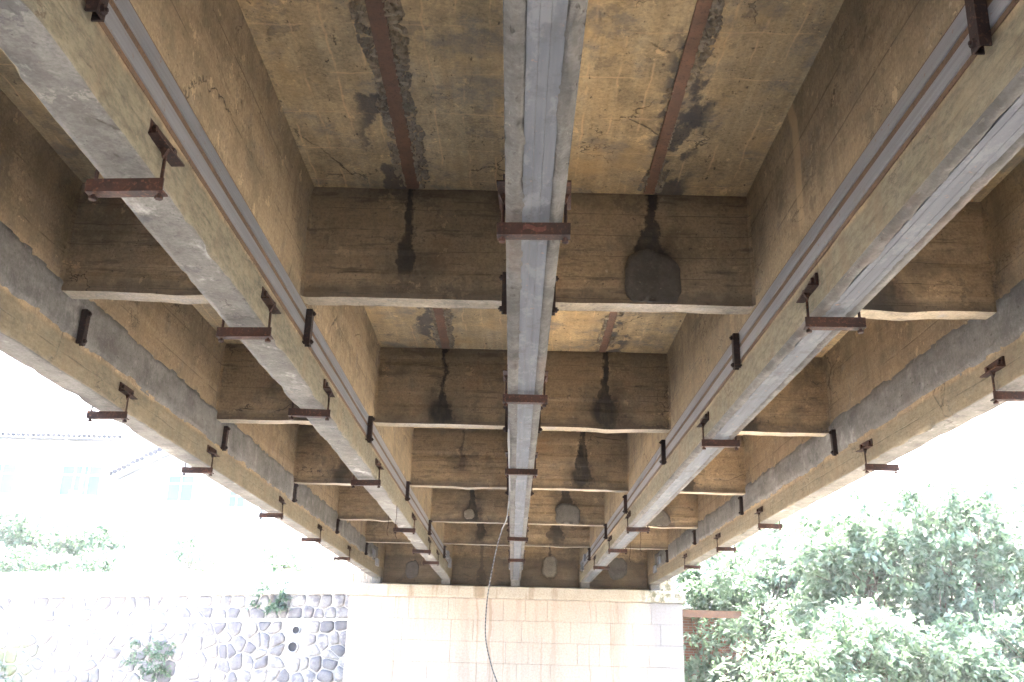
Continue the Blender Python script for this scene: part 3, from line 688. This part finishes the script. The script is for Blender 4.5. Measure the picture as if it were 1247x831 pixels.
# ------------------------------------------------------------------ clamps
ORD = ['nearest the camera', 'second from the camera', 'third from the camera', 'fourth from the camera', 'fifth from the camera', 'sixth from the camera', 'seventh from the camera', 'eighth from the camera']
def hexnut(m, c, ax, r, h):
    n = 6; c = Vector(c); d = Vector(ax); m.tube([c, c+d*h], r, n)
def make_clamp(loc):
    """angle bar across the girder's underside, hung on two rods from angle cleats bolted to the web"""
    t = empty('girder_clamp', loc, '', 'clamp', 'rusty clamps hung under the girders'); x, y, z = loc
    m = MB(); Lh = .155; q = .055; f_ = .007
    m.prism([(y-q/2, z-.022), (y-q/2, z-.022-q), (y+q/2, z-.022-q), (y+q/2, z-.022-q+f_), (y-q/2+f_, z-.022-q+f_), (y-q/2+f_, z-.022)], 'x', x-Lh, x+Lh)
    cb = m.build('crossbar', M['rust'], t)
    for sg in (-1, 1):
        px = x+sg*(W+.028)
        r_ = MB(); r_.tube([(px, y, z-.10), (px, y, z+.13)], .0075, 8); r_.build('rod', M['rust'], t)
        nn = MB(); hexnut(nn, (px, y, z-.10), (0, 0, 1), .016, .014); nn.build('nut', M['rust'], cb)
        xa = x+sg*(W-.004)
        c_ = MB(); th = .007
        pr = [(xa, z+.115), (xa+sg*.055, z+.115), (xa+sg*.055, z+.115+th), (xa+sg*th+sg*.008, z+.115+th), (xa+sg*th+sg*.008, z+.185), (xa, z+.185)]
        c_.prism(pr, 'y', y-.13, y+.13); c_.add([(xa+sg*.016, y-.02, z+.115), (xa+sg*.05, y-.02, z+.115), (xa+sg*.03, y-.02, z+.07), (xa+sg*.016, y+.0, z+.115), (xa+sg*.05, y+.0, z+.115), (xa+sg*.03, y+.0, z+.07)], [(0, 1, 2), (5, 4, 3), (0, 2, 5, 3), (1, 4, 5, 2), (0, 3, 4, 1)])
        cl = c_.build('cleat', M['rust'], t)
        for yy in (-.09, .085):
            bb = MB(); hexnut(bb, (xa+sg*.014, y+yy, z+.155), (sg, 0, 0), .017, .016); bb.build('bolt', M['rust'], cl)
        bb = MB(); hexnut(bb, (px, y, z+.122), (0, 0, 1), .016, .014); bb.build('nut', M['rust'], cl)
    return t
CL = {-1: [3.31, 5.04, 6.85, 9.74, 13.45, 16.14, 18.06], 0: [3.62, 6.31, 8.95, 14.15, 17.23], 1: [4.66, 7.53, 12.79, 15.34, 18.23],
      -2: [7.07, 9.27, 12.3, 14.88, 17.69], 2: [5.95, 8.33, 12.16, 14.74, 17.62]}
proto = None
for gi in (0, -1, 1, -2, 2):
    for k_, y in enumerate(CL[gi]):
        lab = 'rusty clamp bar under the %s, %s' % (GN[gi], ORD[k_])
        if proto is None:
            proto = make_clamp(Vector((gi*S, y, HB))); proto['label'] = lab; o = proto
            cm = MB(); ps = [(-.045+.012*k2+random.uniform(-.003, .003), .004*math.sin(k2*.9)+random.uniform(-.007, .007)*(1 if 0 < k2 < 8 else 0)) for k2 in range(9)]
            up_ = [(p[0], y-.0325, HB-.052+.012+p[1]) for p in ps]; dn_ = [(p[0], y-.0325, HB-.052-.010+p[1]) for p in ps]
            chips = cm.grid([dn_, up_])
        else: o = dup(proto, Vector((gi*S, y, HB)), lab)
        o.rotation_euler.z = R(random.uniform(-4, 4)); o.rotation_euler.y = R(random.uniform(-1.2, 1.2))
# flaked paint on the nearest centre clamp (made after the copies so that only this one has it)
chips.build('bare_primer', M['chip'], proto)

def make_stripclamp(loc, sg):
    t = empty('strip_clamp', loc, '', 'clamp', 'upright channels over the side strips'); x, y, z = loc
    m = MB(); xa, xb_ = sorted((x+sg*.012, x+sg*.055)); wv = .029; th = .007
    # upright channel, open side to the web
    xo, xi = x+sg*.055, x+sg*.013
    pf = [(xi, y-wv), (xo, y-wv), (xo, y+wv), (xi, y+wv), (xi, y+wv-th), (xo-sg*th, y+wv-th), (xo-sg*th, y-wv+th), (xi, y-wv+th)]
    n = len(pf); z0, z1 = z-.125, z+.125
    m.add([(p[0], p[1], z0) for p in pf] + [(p[0], p[1], z1) for p in pf], [(0, 1, 6, 7), (1, 2, 5, 6), (2, 3, 4, 5), (8, 15, 14, 9), (9, 14, 13, 10), (10, 13, 12, 11)] + [(i, i+n, (i+1) % n+n, (i+1) % n) for i in range(n)])
    m.build('channel', M['rust_dark'], t)
    for zz in (-.10, .10):
        b = MB(); b.tube([(x-sg*.02, y, z+zz), (x+sg*.075, y, z+zz)], .007, 8); b.build('bolt', M['rust_dark'], t)
        b = MB(); hexnut(b, (x+sg*.055, y, z+zz), (sg, 0, 0), .017, .013); b.build('nut', M['rust_dark'], t)
    return t
VP = {-1: ([2.58, 5.96, 8.87, 12.34, 15.88, 19.53], 1), 1: ([2.65, 6.25, 9.58, 12.98, 15.82, 19.29], -1), -2: ([6.15, 9.56, 12.89, 16.24, 19.61], 1), 2: ([9.09, 13.04, 16.54, 19.57], -1)}
ps = {}
ZS = HB+.315
def strip_clamp(gi, sg, y, lab):
    loc = Vector((gi*S+sg*W, y, ZS if abs(gi) < 2 else ZS+.03))
    if sg not in ps: ps[sg] = make_stripclamp(loc, sg); ps[sg]['label'] = lab; o = ps[sg]
    else: o = dup(ps[sg], loc, lab)
    o.rotation_euler.x = R(random.uniform(-3, 3))
for gi, (ys_, sg) in VP.items():
    for k_, y in enumerate(ys_): strip_clamp(gi, sg, y, 'upright rusty channel on the side of the %s, %s' % (GN[gi], ORD[k_]))
for sg in (-1, 1):
    for k_, y in enumerate((5.25, 8.3, 11.7, 15.2)):
        strip_clamp(0, sg, y, 'upright channel edging out past the centre girder toward the %s, %s' % ('house' if sg < 0 else 'trees', ORD[k_]))

# ------------------------------------------------------------------ cable hanging from the centre girder
cab = empty('hanging_cable', (-.4, 13, 0), 'thin striped cable hanging from the centre girder in front of the abutment', 'cable')
pts = [(-.106, 6.4, HB+.06), (-.118, 7.6, HB-.02), (-.114, 9.2, HB-.01), (-.118, 10.4, HB-.045), (-.15, 11.6, 3.36), (-.22, 12.6, 3.36-.02), (-.29, 12.95, 3.13), (-.36, 13, 2.74), (-.40, 13, 2.38), (-.40, 13, 2.01), (-.33, 13, 1.71), (-.23, 13, 1.45), (.05, 12.9, .9), (.3, 12.7, .3), (.42, 12.4, .02)]
def smooth_path(p, n=6):
    p = [Vector(q) for q in p]; out = []
    for i in range(len(p)-1):
        a_, b_, c_, d_ = p[max(i-1, 0)], p[i], p[i+1], p[min(i+2, len(p)-1)]
        for k in range(n):
            t = k/n; out.append(.5*((2*b_)+(c_-a_)*t+(2*a_-5*b_+4*c_-d_)*t*t+(3*b_-a_-3*c_+d_)*t**3))
    return out + [p[-1]]
MB().tube(smooth_path(pts), .008, 8).build('cable_run', M['rope'], cab, True)
# loose tie wires left hanging from the girders
for i, (x, y, ln, who) in enumerate(((-1.50, 11.6, .30, GN[-1]), (-1.70, 12.4, .26, GN[-1]), (-1.66, 13.0, .22, GN[-1]), (1.70, 13.3, .28, GN[1]), (1.71, 14.6, .3, GN[1]))):
    m = MB(); m.tube(smooth_path([(x, y, HB+.02), (x+.006, y, HB-ln*.4), (x-.008, y+.01, HB-ln*.8), (x+.012, y, HB-ln)], 4), .004, 6)
    o = m.build('tie_wire', M['rust'], None, True)
    tag(o, 'thin loose wire dangling below the %s, %s' % (who, ORD[i if i < 3 else i-3]), 'wire', 'loose tie wires')

# ------------------------------------------------------------------ foliage
def leaf_mesh(C, D, N, L, Wd, mat, name, parent):
    """C centres, D leaf direction, N leaf normal (arrays); folded pointed leaves of four triangles"""
    n = len(C); S_ = np.cross(D, N); L = L[:, None]; Wd = Wd[:, None]
    v = np.empty((n, 6, 3)); v[:, 0] = C; v[:, 1] = C + D*L*.42 + S_*Wd*.5 - N*L*.04; v[:, 2] = C + D*L*.40 + N*L*.06; v[:, 3] = C + D*L*.42 - S_*Wd*.5 - N*L*.04
    v[:, 4] = C + D*L - N*L*.12; v[:, 5] = C + D*L*.75 + N*L*.0
    tri = np.array([(0, 1, 2), (0, 2, 3), (1, 4, 2), (2, 4, 3)]); base = (np.arange(n)*6)[:, None, None]
    idx = (tri[None] + base).reshape(-1)
    me = bpy.data.meshes.new(name); me.vertices.add(n*6); me.vertices.foreach_set('co', (v.reshape(-1, 3) - np.array(wloc(parent) if parent else (0, 0, 0))).ravel())
    nt = n*4; me.loops.add(nt*3); me.loops.foreach_set('vertex_index', idx.astype(np.int32)); me.polygons.add(nt)
    me.polygons.foreach_set('loop_start', (np.arange(nt)*3).astype(np.int32)); me.polygons.foreach_set('loop_total', np.full(nt, 3, np.int32))
    me.materials.append(mat); me.update(); me.validate()
    o = bpy.data.objects.new(name, me); col.objects.link(o); o.parent = parent; return o
def unit(a_): return a_/np.maximum(np.linalg.norm(a_, axis=-1, keepdims=True), 1e-6)
def crown_points(blobs, nclump, per, spread):
    """clumps on and inside a set of ellipsoids, leaves sprayed round drooping twigs"""
    vol = np.array([b[1][0]*b[1][1]*b[1][2] for b in blobs])**.75; pick = rng.choice(len(blobs), nclump, p=vol/vol.sum())
    d = unit(rng.normal(size=(nclump, 3))); r = rng.uniform(.45, 1.06, nclump)**.6
    cen = np.array([b[0] for b in blobs])[pick]; rad = np.array([b[1] for b in blobs])[pick]
    cc = cen + d*rad*r[:, None]; out = unit(d*[1, 1, .5] + rng.normal(size=(nclump, 3))*.35 + [0, 0, .05])
    t = rng.uniform(0, 1, (nclump, per)); tw = spread*rng.uniform(.6, 1.3, (nclump, 1))
    C = cc[:, None] + out[:, None]*(t*tw)[..., None] + rng.normal(size=(nclump, per, 3))*spread*.16
    C[..., 2] -= (t**2)*tw*.35
    D = unit(out[:, None]*.6 + rng.normal(size=(nclump, per, 3))*.75 + np.array([0, 0, -.25])); U = np.array([0, 0, 1.]) + rng.normal(size=(nclump, per, 3))*.45
    N = unit(U - D*(U*D).sum(-1, keepdims=True)); return C.reshape(-1, 3), D.reshape(-1, 3), N.reshape(-1, 3), cc
def tree(base, blobs, label, nclump=420, per=26, ls=.17, mat='leaf', spread=.42, trunk_r=.09, lean=(0, 0), cat='tree', nstem=1, group='trees and bushes on the bank', name='broadleaf_tree'):
    t = empty(name, base, label, cat, group); sub = []
    for c_, r_ in blobs:
        for _ in range(9):
            d_ = rng.normal(size=3); d_ /= np.linalg.norm(d_); q_ = rng.uniform(.35, 1.0)
            sub.append((tuple(np.array(c_) + d_*np.array(r_)*q_), tuple(np.array(r_)*rng.uniform(.30, .52)*np.array([1.15, 1.15, .55]))))
    C, D, N, cc = crown_points(sub, nclump, per, spread)
    L = ls*rng.uniform(.6, 1.25, len(C)); leaf_mesh(C, D, N, L, L*.5, M[mat], 'crown', t)
    m = MB(); B = Vector(base); top = Vector(np.mean([b[0] for b in blobs], axis=0))
    for s_ in range(nstem):
        off = Vector((random.uniform(-.35, .35)*(nstem > 1), random.uniform(-.3, .3)*(nstem > 1), 0)); tp = top + Vector((random.uniform(-.5, .5), random.uniform(-.4, .4), .3))
        path = [B+off-Vector((0, 0, .2)), B+off+(tp-B)*.3+Vector((random.uniform(-.12, .12), 0, 0)), B+off+(tp-B)*.65+Vector((random.uniform(-.15, .15), 0, 0)), tp]
        sp = smooth_path(path, 5); m.tube(sp, [trunk_r*(1-.75*i/len(sp)) for i in range(len(sp))], 8)
        for k in range(9):
            i = random.randint(len(sp)//3, len(sp)-2); e_ = Vector(cc[random.randrange(len(cc))]); a_ = sp[i]
            if (e_-a_).length > 3.2: e_ = a_+(e_-a_)*.6
            mid = (a_+e_)/2+Vector((0, 0, .15)); m.tube(smooth_path([a_, mid, e_], 4), [trunk_r*.4*(1-.09*q) for q in range(9)], 6)
    m.build('trunk', M['bark'], t, True); return t
GZ = lambda x, y: max(0, min(1, (x-5)/16)) * max(0, min(1, (y-8)/14))*2.6 + max(0, min(1, (y-26)/30))*max(0, min(1, (x-3)/4))*2.2
def T(x, y, blobs, label, **k): return tree((x, y, GZ(x, y)-.02), blobs, label, **k)
T(6.3, 24.2, [((5.9, 24.2, 3.6), (1.3, 1.2, 1.2)), ((7.0, 24.4, 4.0), (1.2, 1.2, 1.1)), ((6.2, 24, 2.2), (1.6, 1.2, 1.1)), ((5.4, 24.4, 1.2), (1.2, 1.0, .9))], 'pale green tree nearest the abutment, behind the rusty steel channel', nclump=560, ls=.17, nstem=2)
T(7.75, 21, [((7.4, 21, 4.3), (1.4, 1.2, 1.1)), ((8.5, 21.2, 3.8), (1.2, 1.1, 1.0)), ((6.7, 21, 3.5), (1.0, 1.0, .9)), ((7.5, 20.8, 2.6), (1.5, 1.1, .8))], 'slim-stemmed pale green tree standing mid-bank with open crown', nclump=520, ls=.18, nstem=2, trunk_r=.07)
T(8.6, 20, [((9.4, 20, 4.4), (1.5, 1.2, 1.1)), ((10.4, 20.2, 3.7), (1.3, 1.1, 1.1)), ((9.0, 19.8, 2.9), (1.4, 1.1, .9)), ((10.2, 20, 2.2), (1.3, 1.0, .8))], 'pale green tree with bare forked stems at the right edge of the picture', nclump=500, ls=.18, nstem=3, trunk_r=.07)
T(10.8, 30, [((10.2, 30, 5.9), (1.9, 1.5, 1.2)), ((12.4, 30, 5.9), (2.0, 1.5, 1.3)), ((9.0, 30, 4.4), (1.7, 1.5, 1.2)), ((11.5, 30, 4.4), (2.4, 1.5, 1.3))], 'taller hazy green tree behind the bank below the outer girder', nclump=430, ls=.21, mat='leaf2', spread=.6, trunk_r=.13)
T(16, 32, [((14.6, 32, 6.6), (2.1, 1.6, 1.4)), ((17.2, 32, 7.0), (2.2, 1.6, 1.6)), ((16, 32, 5.0), (2.8, 1.6, 1.5))], 'tallest washed-out tree at far right behind the others', nclump=380, ls=.21, mat='leaf', spread=.6, trunk_r=.14)
T(5.9, 18.0, [((5.4, 18.0, 1.8), (1.0, .9, .75)), ((6.6, 18.2, 2.1), (1.1, .9, .8)), ((7.6, 18.0, 1.7), (.9, .9, .7)), ((4.6, 18.6, 1.2), (.7, .7, .6))], 'low leafy bush at the bottom edge in front of the bank trees', nclump=420, ls=.15, nstem=4, trunk_r=.03, cat='bush', name='leafy_bush')
T(9.6, 18.2, [((9.0, 18.2, 1.9), (1.1, .9, .8)), ((10.3, 18.3, 2.2), (1.1, .9, .9))], 'low leafy bush in the lower right corner', nclump=300, ls=.16, nstem=4, trunk_r=.03, cat='bush', name='leafy_bush')
T(5.0, 25.9, [((4.9, 25.8, 3.9), (.75, .6, .85)), ((5.5, 25.9, 3.2), (.7, .6, .8))], 'dark green creeper-like bush on top of the brick wall beside the abutment', nclump=170, ls=.14, mat='leaf3', spread=.3, trunk_r=.04, cat='bush', name='leafy_bush')
T(13.2, 21, [((12.6, 21, 3.9), (1.5, 1.3, 1.3)), ((13.6, 21, 3.0), (1.7, 1.3, 1.4)), ((13.0, 21, 4.6), (1.1, 1.0, .8))], 'broad green tree just cut by the right edge of the picture', nclump=380, ls=.19, nstem=2, trunk_r=.08)
T(8.5, 33, [((7.6, 33, 5.4), (1.5, 1.2, 1.3)), ((9.6, 33, 5.7), (1.5, 1.2, 1.4))], 'faint round tree between the abutment and the tall hazy tree', nclump=300, ls=.22, mat='leaf2', spread=.5)
# undergrowth covering the bank (one mass)
bl = [((x, y, GZ(x, y)+.5), (1.5, 1.4, .9)) for x in np.arange(6.4, 22, 1.9) for y in (22.5, 25.5, 28)]
C, D, N, cc = crown_points(bl, 900, 22, .5)
tag(leaf_mesh(C, D, N, .2*rng.uniform(.6, 1.3, len(C)), .1*rng.uniform(.7, 1.2, len(C)), M['leaf2'], 'undergrowth', None), 'dark green undergrowth covering the bank below the trees', 'undergrowth', kind='stuff')

# brick wall half hidden behind the bushes
bw = empty('brick_wall', (5.0, 26.6, 0), 'red brown brick wall half hidden behind bushes beside the abutment', 'wall')
MB().box(3.9, 6.6, 26.5, 26.75, -.2, 3.1).build('brickwork', M['brick'], bw); MB().box(3.85, 6.65, 26.45, 26.8, 3.1, 3.2).build('coping', M['cap'], bw)

# left: tree, hedge, bushes on the terrace
TZ = 2.95
def TL(x, y, blobs, label, **k): return tree((x, y, TZ), blobs, label, group='trees and bushes on the terrace', **k)
TL(-15.5, 31, [((-15.6, 31, 5.5), (1.2, 1.0, .75)), ((-14.2, 31, 5.2), (1.2, 1.0, .65)), ((-16.6, 31, 5.4), (1.0, .9, .8))], 'small spreading tree above the hedge in front of the white house', nclump=230, per=24, ls=.19, mat='leaf3', spread=.35, trunk_r=.06, nstem=2)
TL(-10.9, 32, [((-11.2, 32, 5.4), (1.2, .8, .7)), ((-10.4, 32, 5.0), (.9, .8, .6))], 'faint thin-leaved tree behind the parapet midway along', nclump=60, per=20, ls=.18, mat='leaf', spread=.4, trunk_r=.05)
TL(-8.0, 33, [((-8.0, 33, 5.0), (.9, .8, .6))], 'faint small tree between the thin-leaved tree and the bridge', nclump=30, per=20, ls=.17, mat='leaf', spread=.35, trunk_r=.04)
for i, (x0, x1, zt, nc, lab) in enumerate(((-18, -10.1, .72, 620, 'dense clipped hedge along the parapet below the small tree'), (-9.4, -7.2, .55, 60, 'thin pale bush behind the middle of the parapet'), (-6.3, -4.9, .70, 80, 'dark tufted bush behind the parapet close to the abutment'))):
    bl = [((x, 25.0, TZ+.54+zt*.3), (.5, .45, zt*.6)) for x in np.arange(x0+.3, x1, .45)]
    TL((x0+x1)/2, 25.0, bl, lab, nclump=nc, per=22, ls=.11, mat='leaf3', spread=.22, trunk_r=.02, nstem=3, cat='hedge' if i == 0 else 'bush', name='hedge' if i == 0 else 'leafy_bush')
# plants rooted in the stone wall
for (x, z, r_, nc, lab) in ((-8.35, 1.62, .36, 46, 'leafy fern-like plant growing out of the stone wall'), (-5.75, 3.02, .30, 30, 'tuft of greenery hanging under the parapet above the drain pipes'), (-11.9, 1.1, .3, 26, 'small green tuft at the foot of the mossy stones')):
    t = empty('wall_plant', (x, 23.0, z-.2), lab, 'plant', 'plants in the stone wall')
    C, D, N, cc = crown_points([((x, 22.93, z), (r_*1.2, .12, r_))], nc, 16, .2)
    leaf_mesh(C, D, N, .12*rng.uniform(.6, 1.2, len(C)), .05*rng.uniform(.7, 1.2, len(C)), M['leaf3'], 'leaves', t)
    m = MB()
    for k in range(5): m.tube([(x, 23.03, z-.2), (x+random.uniform(-.12, .12), 22.95, z), (x+random.uniform(-.25, .25), 22.9, z+r_*.7)], [.008, .006, .003], 5)
    m.build('stem', M['bark'], t)

# ------------------------------------------------------------------ white houses behind the terrace
def window(parent, x0, x1, z0, z1, y, nx=2, bar=True):
    fr = MB(); f_ = .06
    for a0, a1, b0, b1 in ((x0, x1, z0, z0+f_), (x0, x1, z1-f_, z1), (x0, x0+f_, z0+f_, z1-f_), (x1-f_, x1, z0+f_, z1-f_)): fr.box(a0, a1, y-.06, y+.04, b0, b1)
    for k in range(1, nx): xx = x0+(x1-x0)*k/nx; fr.box(xx-.03, xx+.03, y-.055, y+.035, z0+f_, z1-f_)
    if bar: zz = z0+(z1-z0)*.68; fr.box(x0+f_, x1-f_, y-.05, y+.03, zz-.03, zz+.03)
    o = fr.build('window', M['frame'], parent); MB().box(x0+.03, x1-.03, y-.012, y+.0, z0+.03, z1-.03).build('pane', M['glass'], o)
    MB().box(x0-.1, x1+.1, y-.16, y-.0, z0-.09, z0-.005).build('sill', M['render'], o)
def tiled(m, ridge, eave, y0, y1, n):
    """pan tiles: ribs running from ridge to eave, ridge/eave are (x,z)"""
    for k in range(n):
        ya = y0+(y1-y0)*(k+.08)/n; yb = y0+(y1-y0)*(k+.62)/n; d = Vector((eave[0]-ridge[0], eave[1]-ridge[1])); nn = Vector((-d.y, d.x)).normalized()*(.07 if d.x < 0 else -.07)
        if nn.y < 0: nn = -nn
        q = [(ridge[0], ridge[1]), (eave[0], eave[1]), (eave[0]+nn.x, eave[1]+nn.y), (ridge[0]+nn.x, ridge[1]+nn.y)]
        m.prism(q, 'y', ya, yb)
hb_ = empty('white_house', (-15, 45, TZ), 'white gabled house with grey tiled roof and blue windows', 'house')
MB().prism([(-18.3, TZ), (-11.4, TZ), (-11.4, 9.1), (-14.85, 11.0), (-18.3, 9.1)], 'y', 43, 52).build('wall', M['render'], hb_)
rf = MB()
for sg, ev in ((-1, (-19.0, 8.98)), (1, (-10.7, 8.98))):
    rdg = (-14.85, 11.25); rf.prism([rdg, ev, (ev[0], ev[1]-.14), (rdg[0], rdg[1]-.14)], 'y', 42.3, 52.4); tiled(rf, rdg, ev, 42.3, 52.4, 34)
rfo = rf.build('roof', M['rooftile'], hb_); MB().box(-14.97, -14.73, 42.25, 52.45, 11.2, 11.42).build('ridge', M['rooftile'], rfo)
for sg, ev in ((-1, -19.0), (1, -10.7)):
    for k in range(22):
        t_ = (k+.5)/22; xx = -14.85+(ev+14.85)*t_; zz = 11.25+(8.98-11.25)*t_
        MB().tube([(xx, 42.22, zz-.02), (xx, 42.5, zz-.02)], .10, 8).build('verge_tile', M['verge'], rfo)
for a_ in ((-15.95, -14.7, 8.2, 9.45, 2), (-13.1, -12.3, 8.0, 8.8, 2)): window(hb_, a_[0], a_[1], a_[2], a_[3], 42.99, a_[4])
h2 = empty('white_house', (-22, 42, TZ), 'white two-storey house with deep eaves and a pink cloth at its window', 'house')
MB().box(-30, -18.35, 42, 50, TZ, 10.7).build('wall', M['render'], h2)
rf = MB(); ey, ez, ry, rz = 41.0, 10.75, 46, 13.2
rf.prism([(ey, ez), (ry, rz), (51, ez), (51, ez-.14), (ry, rz-.16), (ey, ez-.14)], 'x', -31, -17.4)
for k in range(46):
    xa = -31+13.6*(k+.1)/46; rf.prism([(ey, ez), (ry, rz), (ry, rz+.07), (ey, ez+.07)], 'x', xa, xa+.17)
rfo = rf.build('roof', M['rooftile'], h2)
for k in range(60): MB().tube([(-30.9+k*.225, 40.95, ez-.03), (-30.9+k*.225, 41.2, ez+.09)], .085, 8).build('eave_tile', M['verge'], rfo)
for k in range(8): MB().box(-30.6+k*1.75, -30.48+k*1.75, 41.1, 42.0, 10.42, 10.56).build('rafter', M['rooftile'], h2)
for a_ in ((-20.4, -18.55, 8.2, 9.6, 3), (-24.4, -22.4, 8.2, 9.6, 3)): window(h2, a_[0], a_[1], a_[2], a_[3], 41.99, a_[4])
pc = MB(); pc.grid([[(-19.85+.09*i, 41.82+.03*math.sin(i*2.1), 8.45-.09*j-.02*(i % 2)) for i in range(6)] for j in range(5)]); pc.grid([[(-19.85+.09*i, 41.84+.03*math.sin(i*2.1), 8.45-.09*j-.02*(i % 2)) for i in range(6)] for j in range(5)], 0, True)
tag(pc.build('hanging_cloth', M['pink']), 'small pink cloth hanging below the window of the white house', 'cloth')
h3 = empty('white_house', (9.5, 46, 4), 'small pale house with blue windows glimpsed above the bushes by the abutment', 'house')
MB().box(7.6, 12.6, 46, 51, .5, 7.0).build('wall', M['render'], h3); MB().prism([(7.2, 6.95), (10.1, 8.3), (13.0, 6.95), (13.0, 6.8), (10.1, 8.1), (7.2, 6.8)], 'y', 45.6, 51.4).build('roof', M['rooftile'], h3)
for a_ in ((8.9, 9.6, 5.75, 6.6), (9.9, 10.6, 5.75, 6.6)): window(h3, a_[0], a_[1], a_[2], a_[3], 45.99, 2)
pole = MB(); pole.tube([(-17.6, 38, TZ), (-17.6, 38, 9.6)], [.07, .05], 8); tag(pole.build('utility_pole', M['parapet'], None, True), 'slim white pole in front of the white houses', 'pole')
for k, dz in enumerate((0, .35)):
    wr = MB(); wr.tube([(-34+ (34-17.6)*i/10, 38, 9.5-dz-.25*math.sin(math.pi*i/10)) for i in range(11)] + [(-17.6+14*i/10, 38+i*.3, 9.5-dz-.3*math.sin(math.pi*i/10)) for i in range(1, 11)], .012, 5)
    tag(wr.build('overhead_wire', M['pipe']), '%s thin overhead wire crossing in front of the white houses' % ('upper', 'lower')[k], 'wire', 'overhead wires')

# ------------------------------------------------------------------ added air volume that pales far things in place of overexposure glare
k = NT('glare_air'); v = k.n('ShaderNodeVolumePrincipled'); v.inputs['Density'].default_value = .0012; v.inputs['Color'].default_value = (.95, .97, 1, 1)
k.l.new(v.outputs[0], k.n('ShaderNodeOutputMaterial').inputs['Volume'])
tag(MB().box(-210, 210, -210, 210, -1.6, 14.6).build('glare_veil', k.m), 'added air volume that whitens far things like overexposure glare', 'glare_veil', kind='stuff')
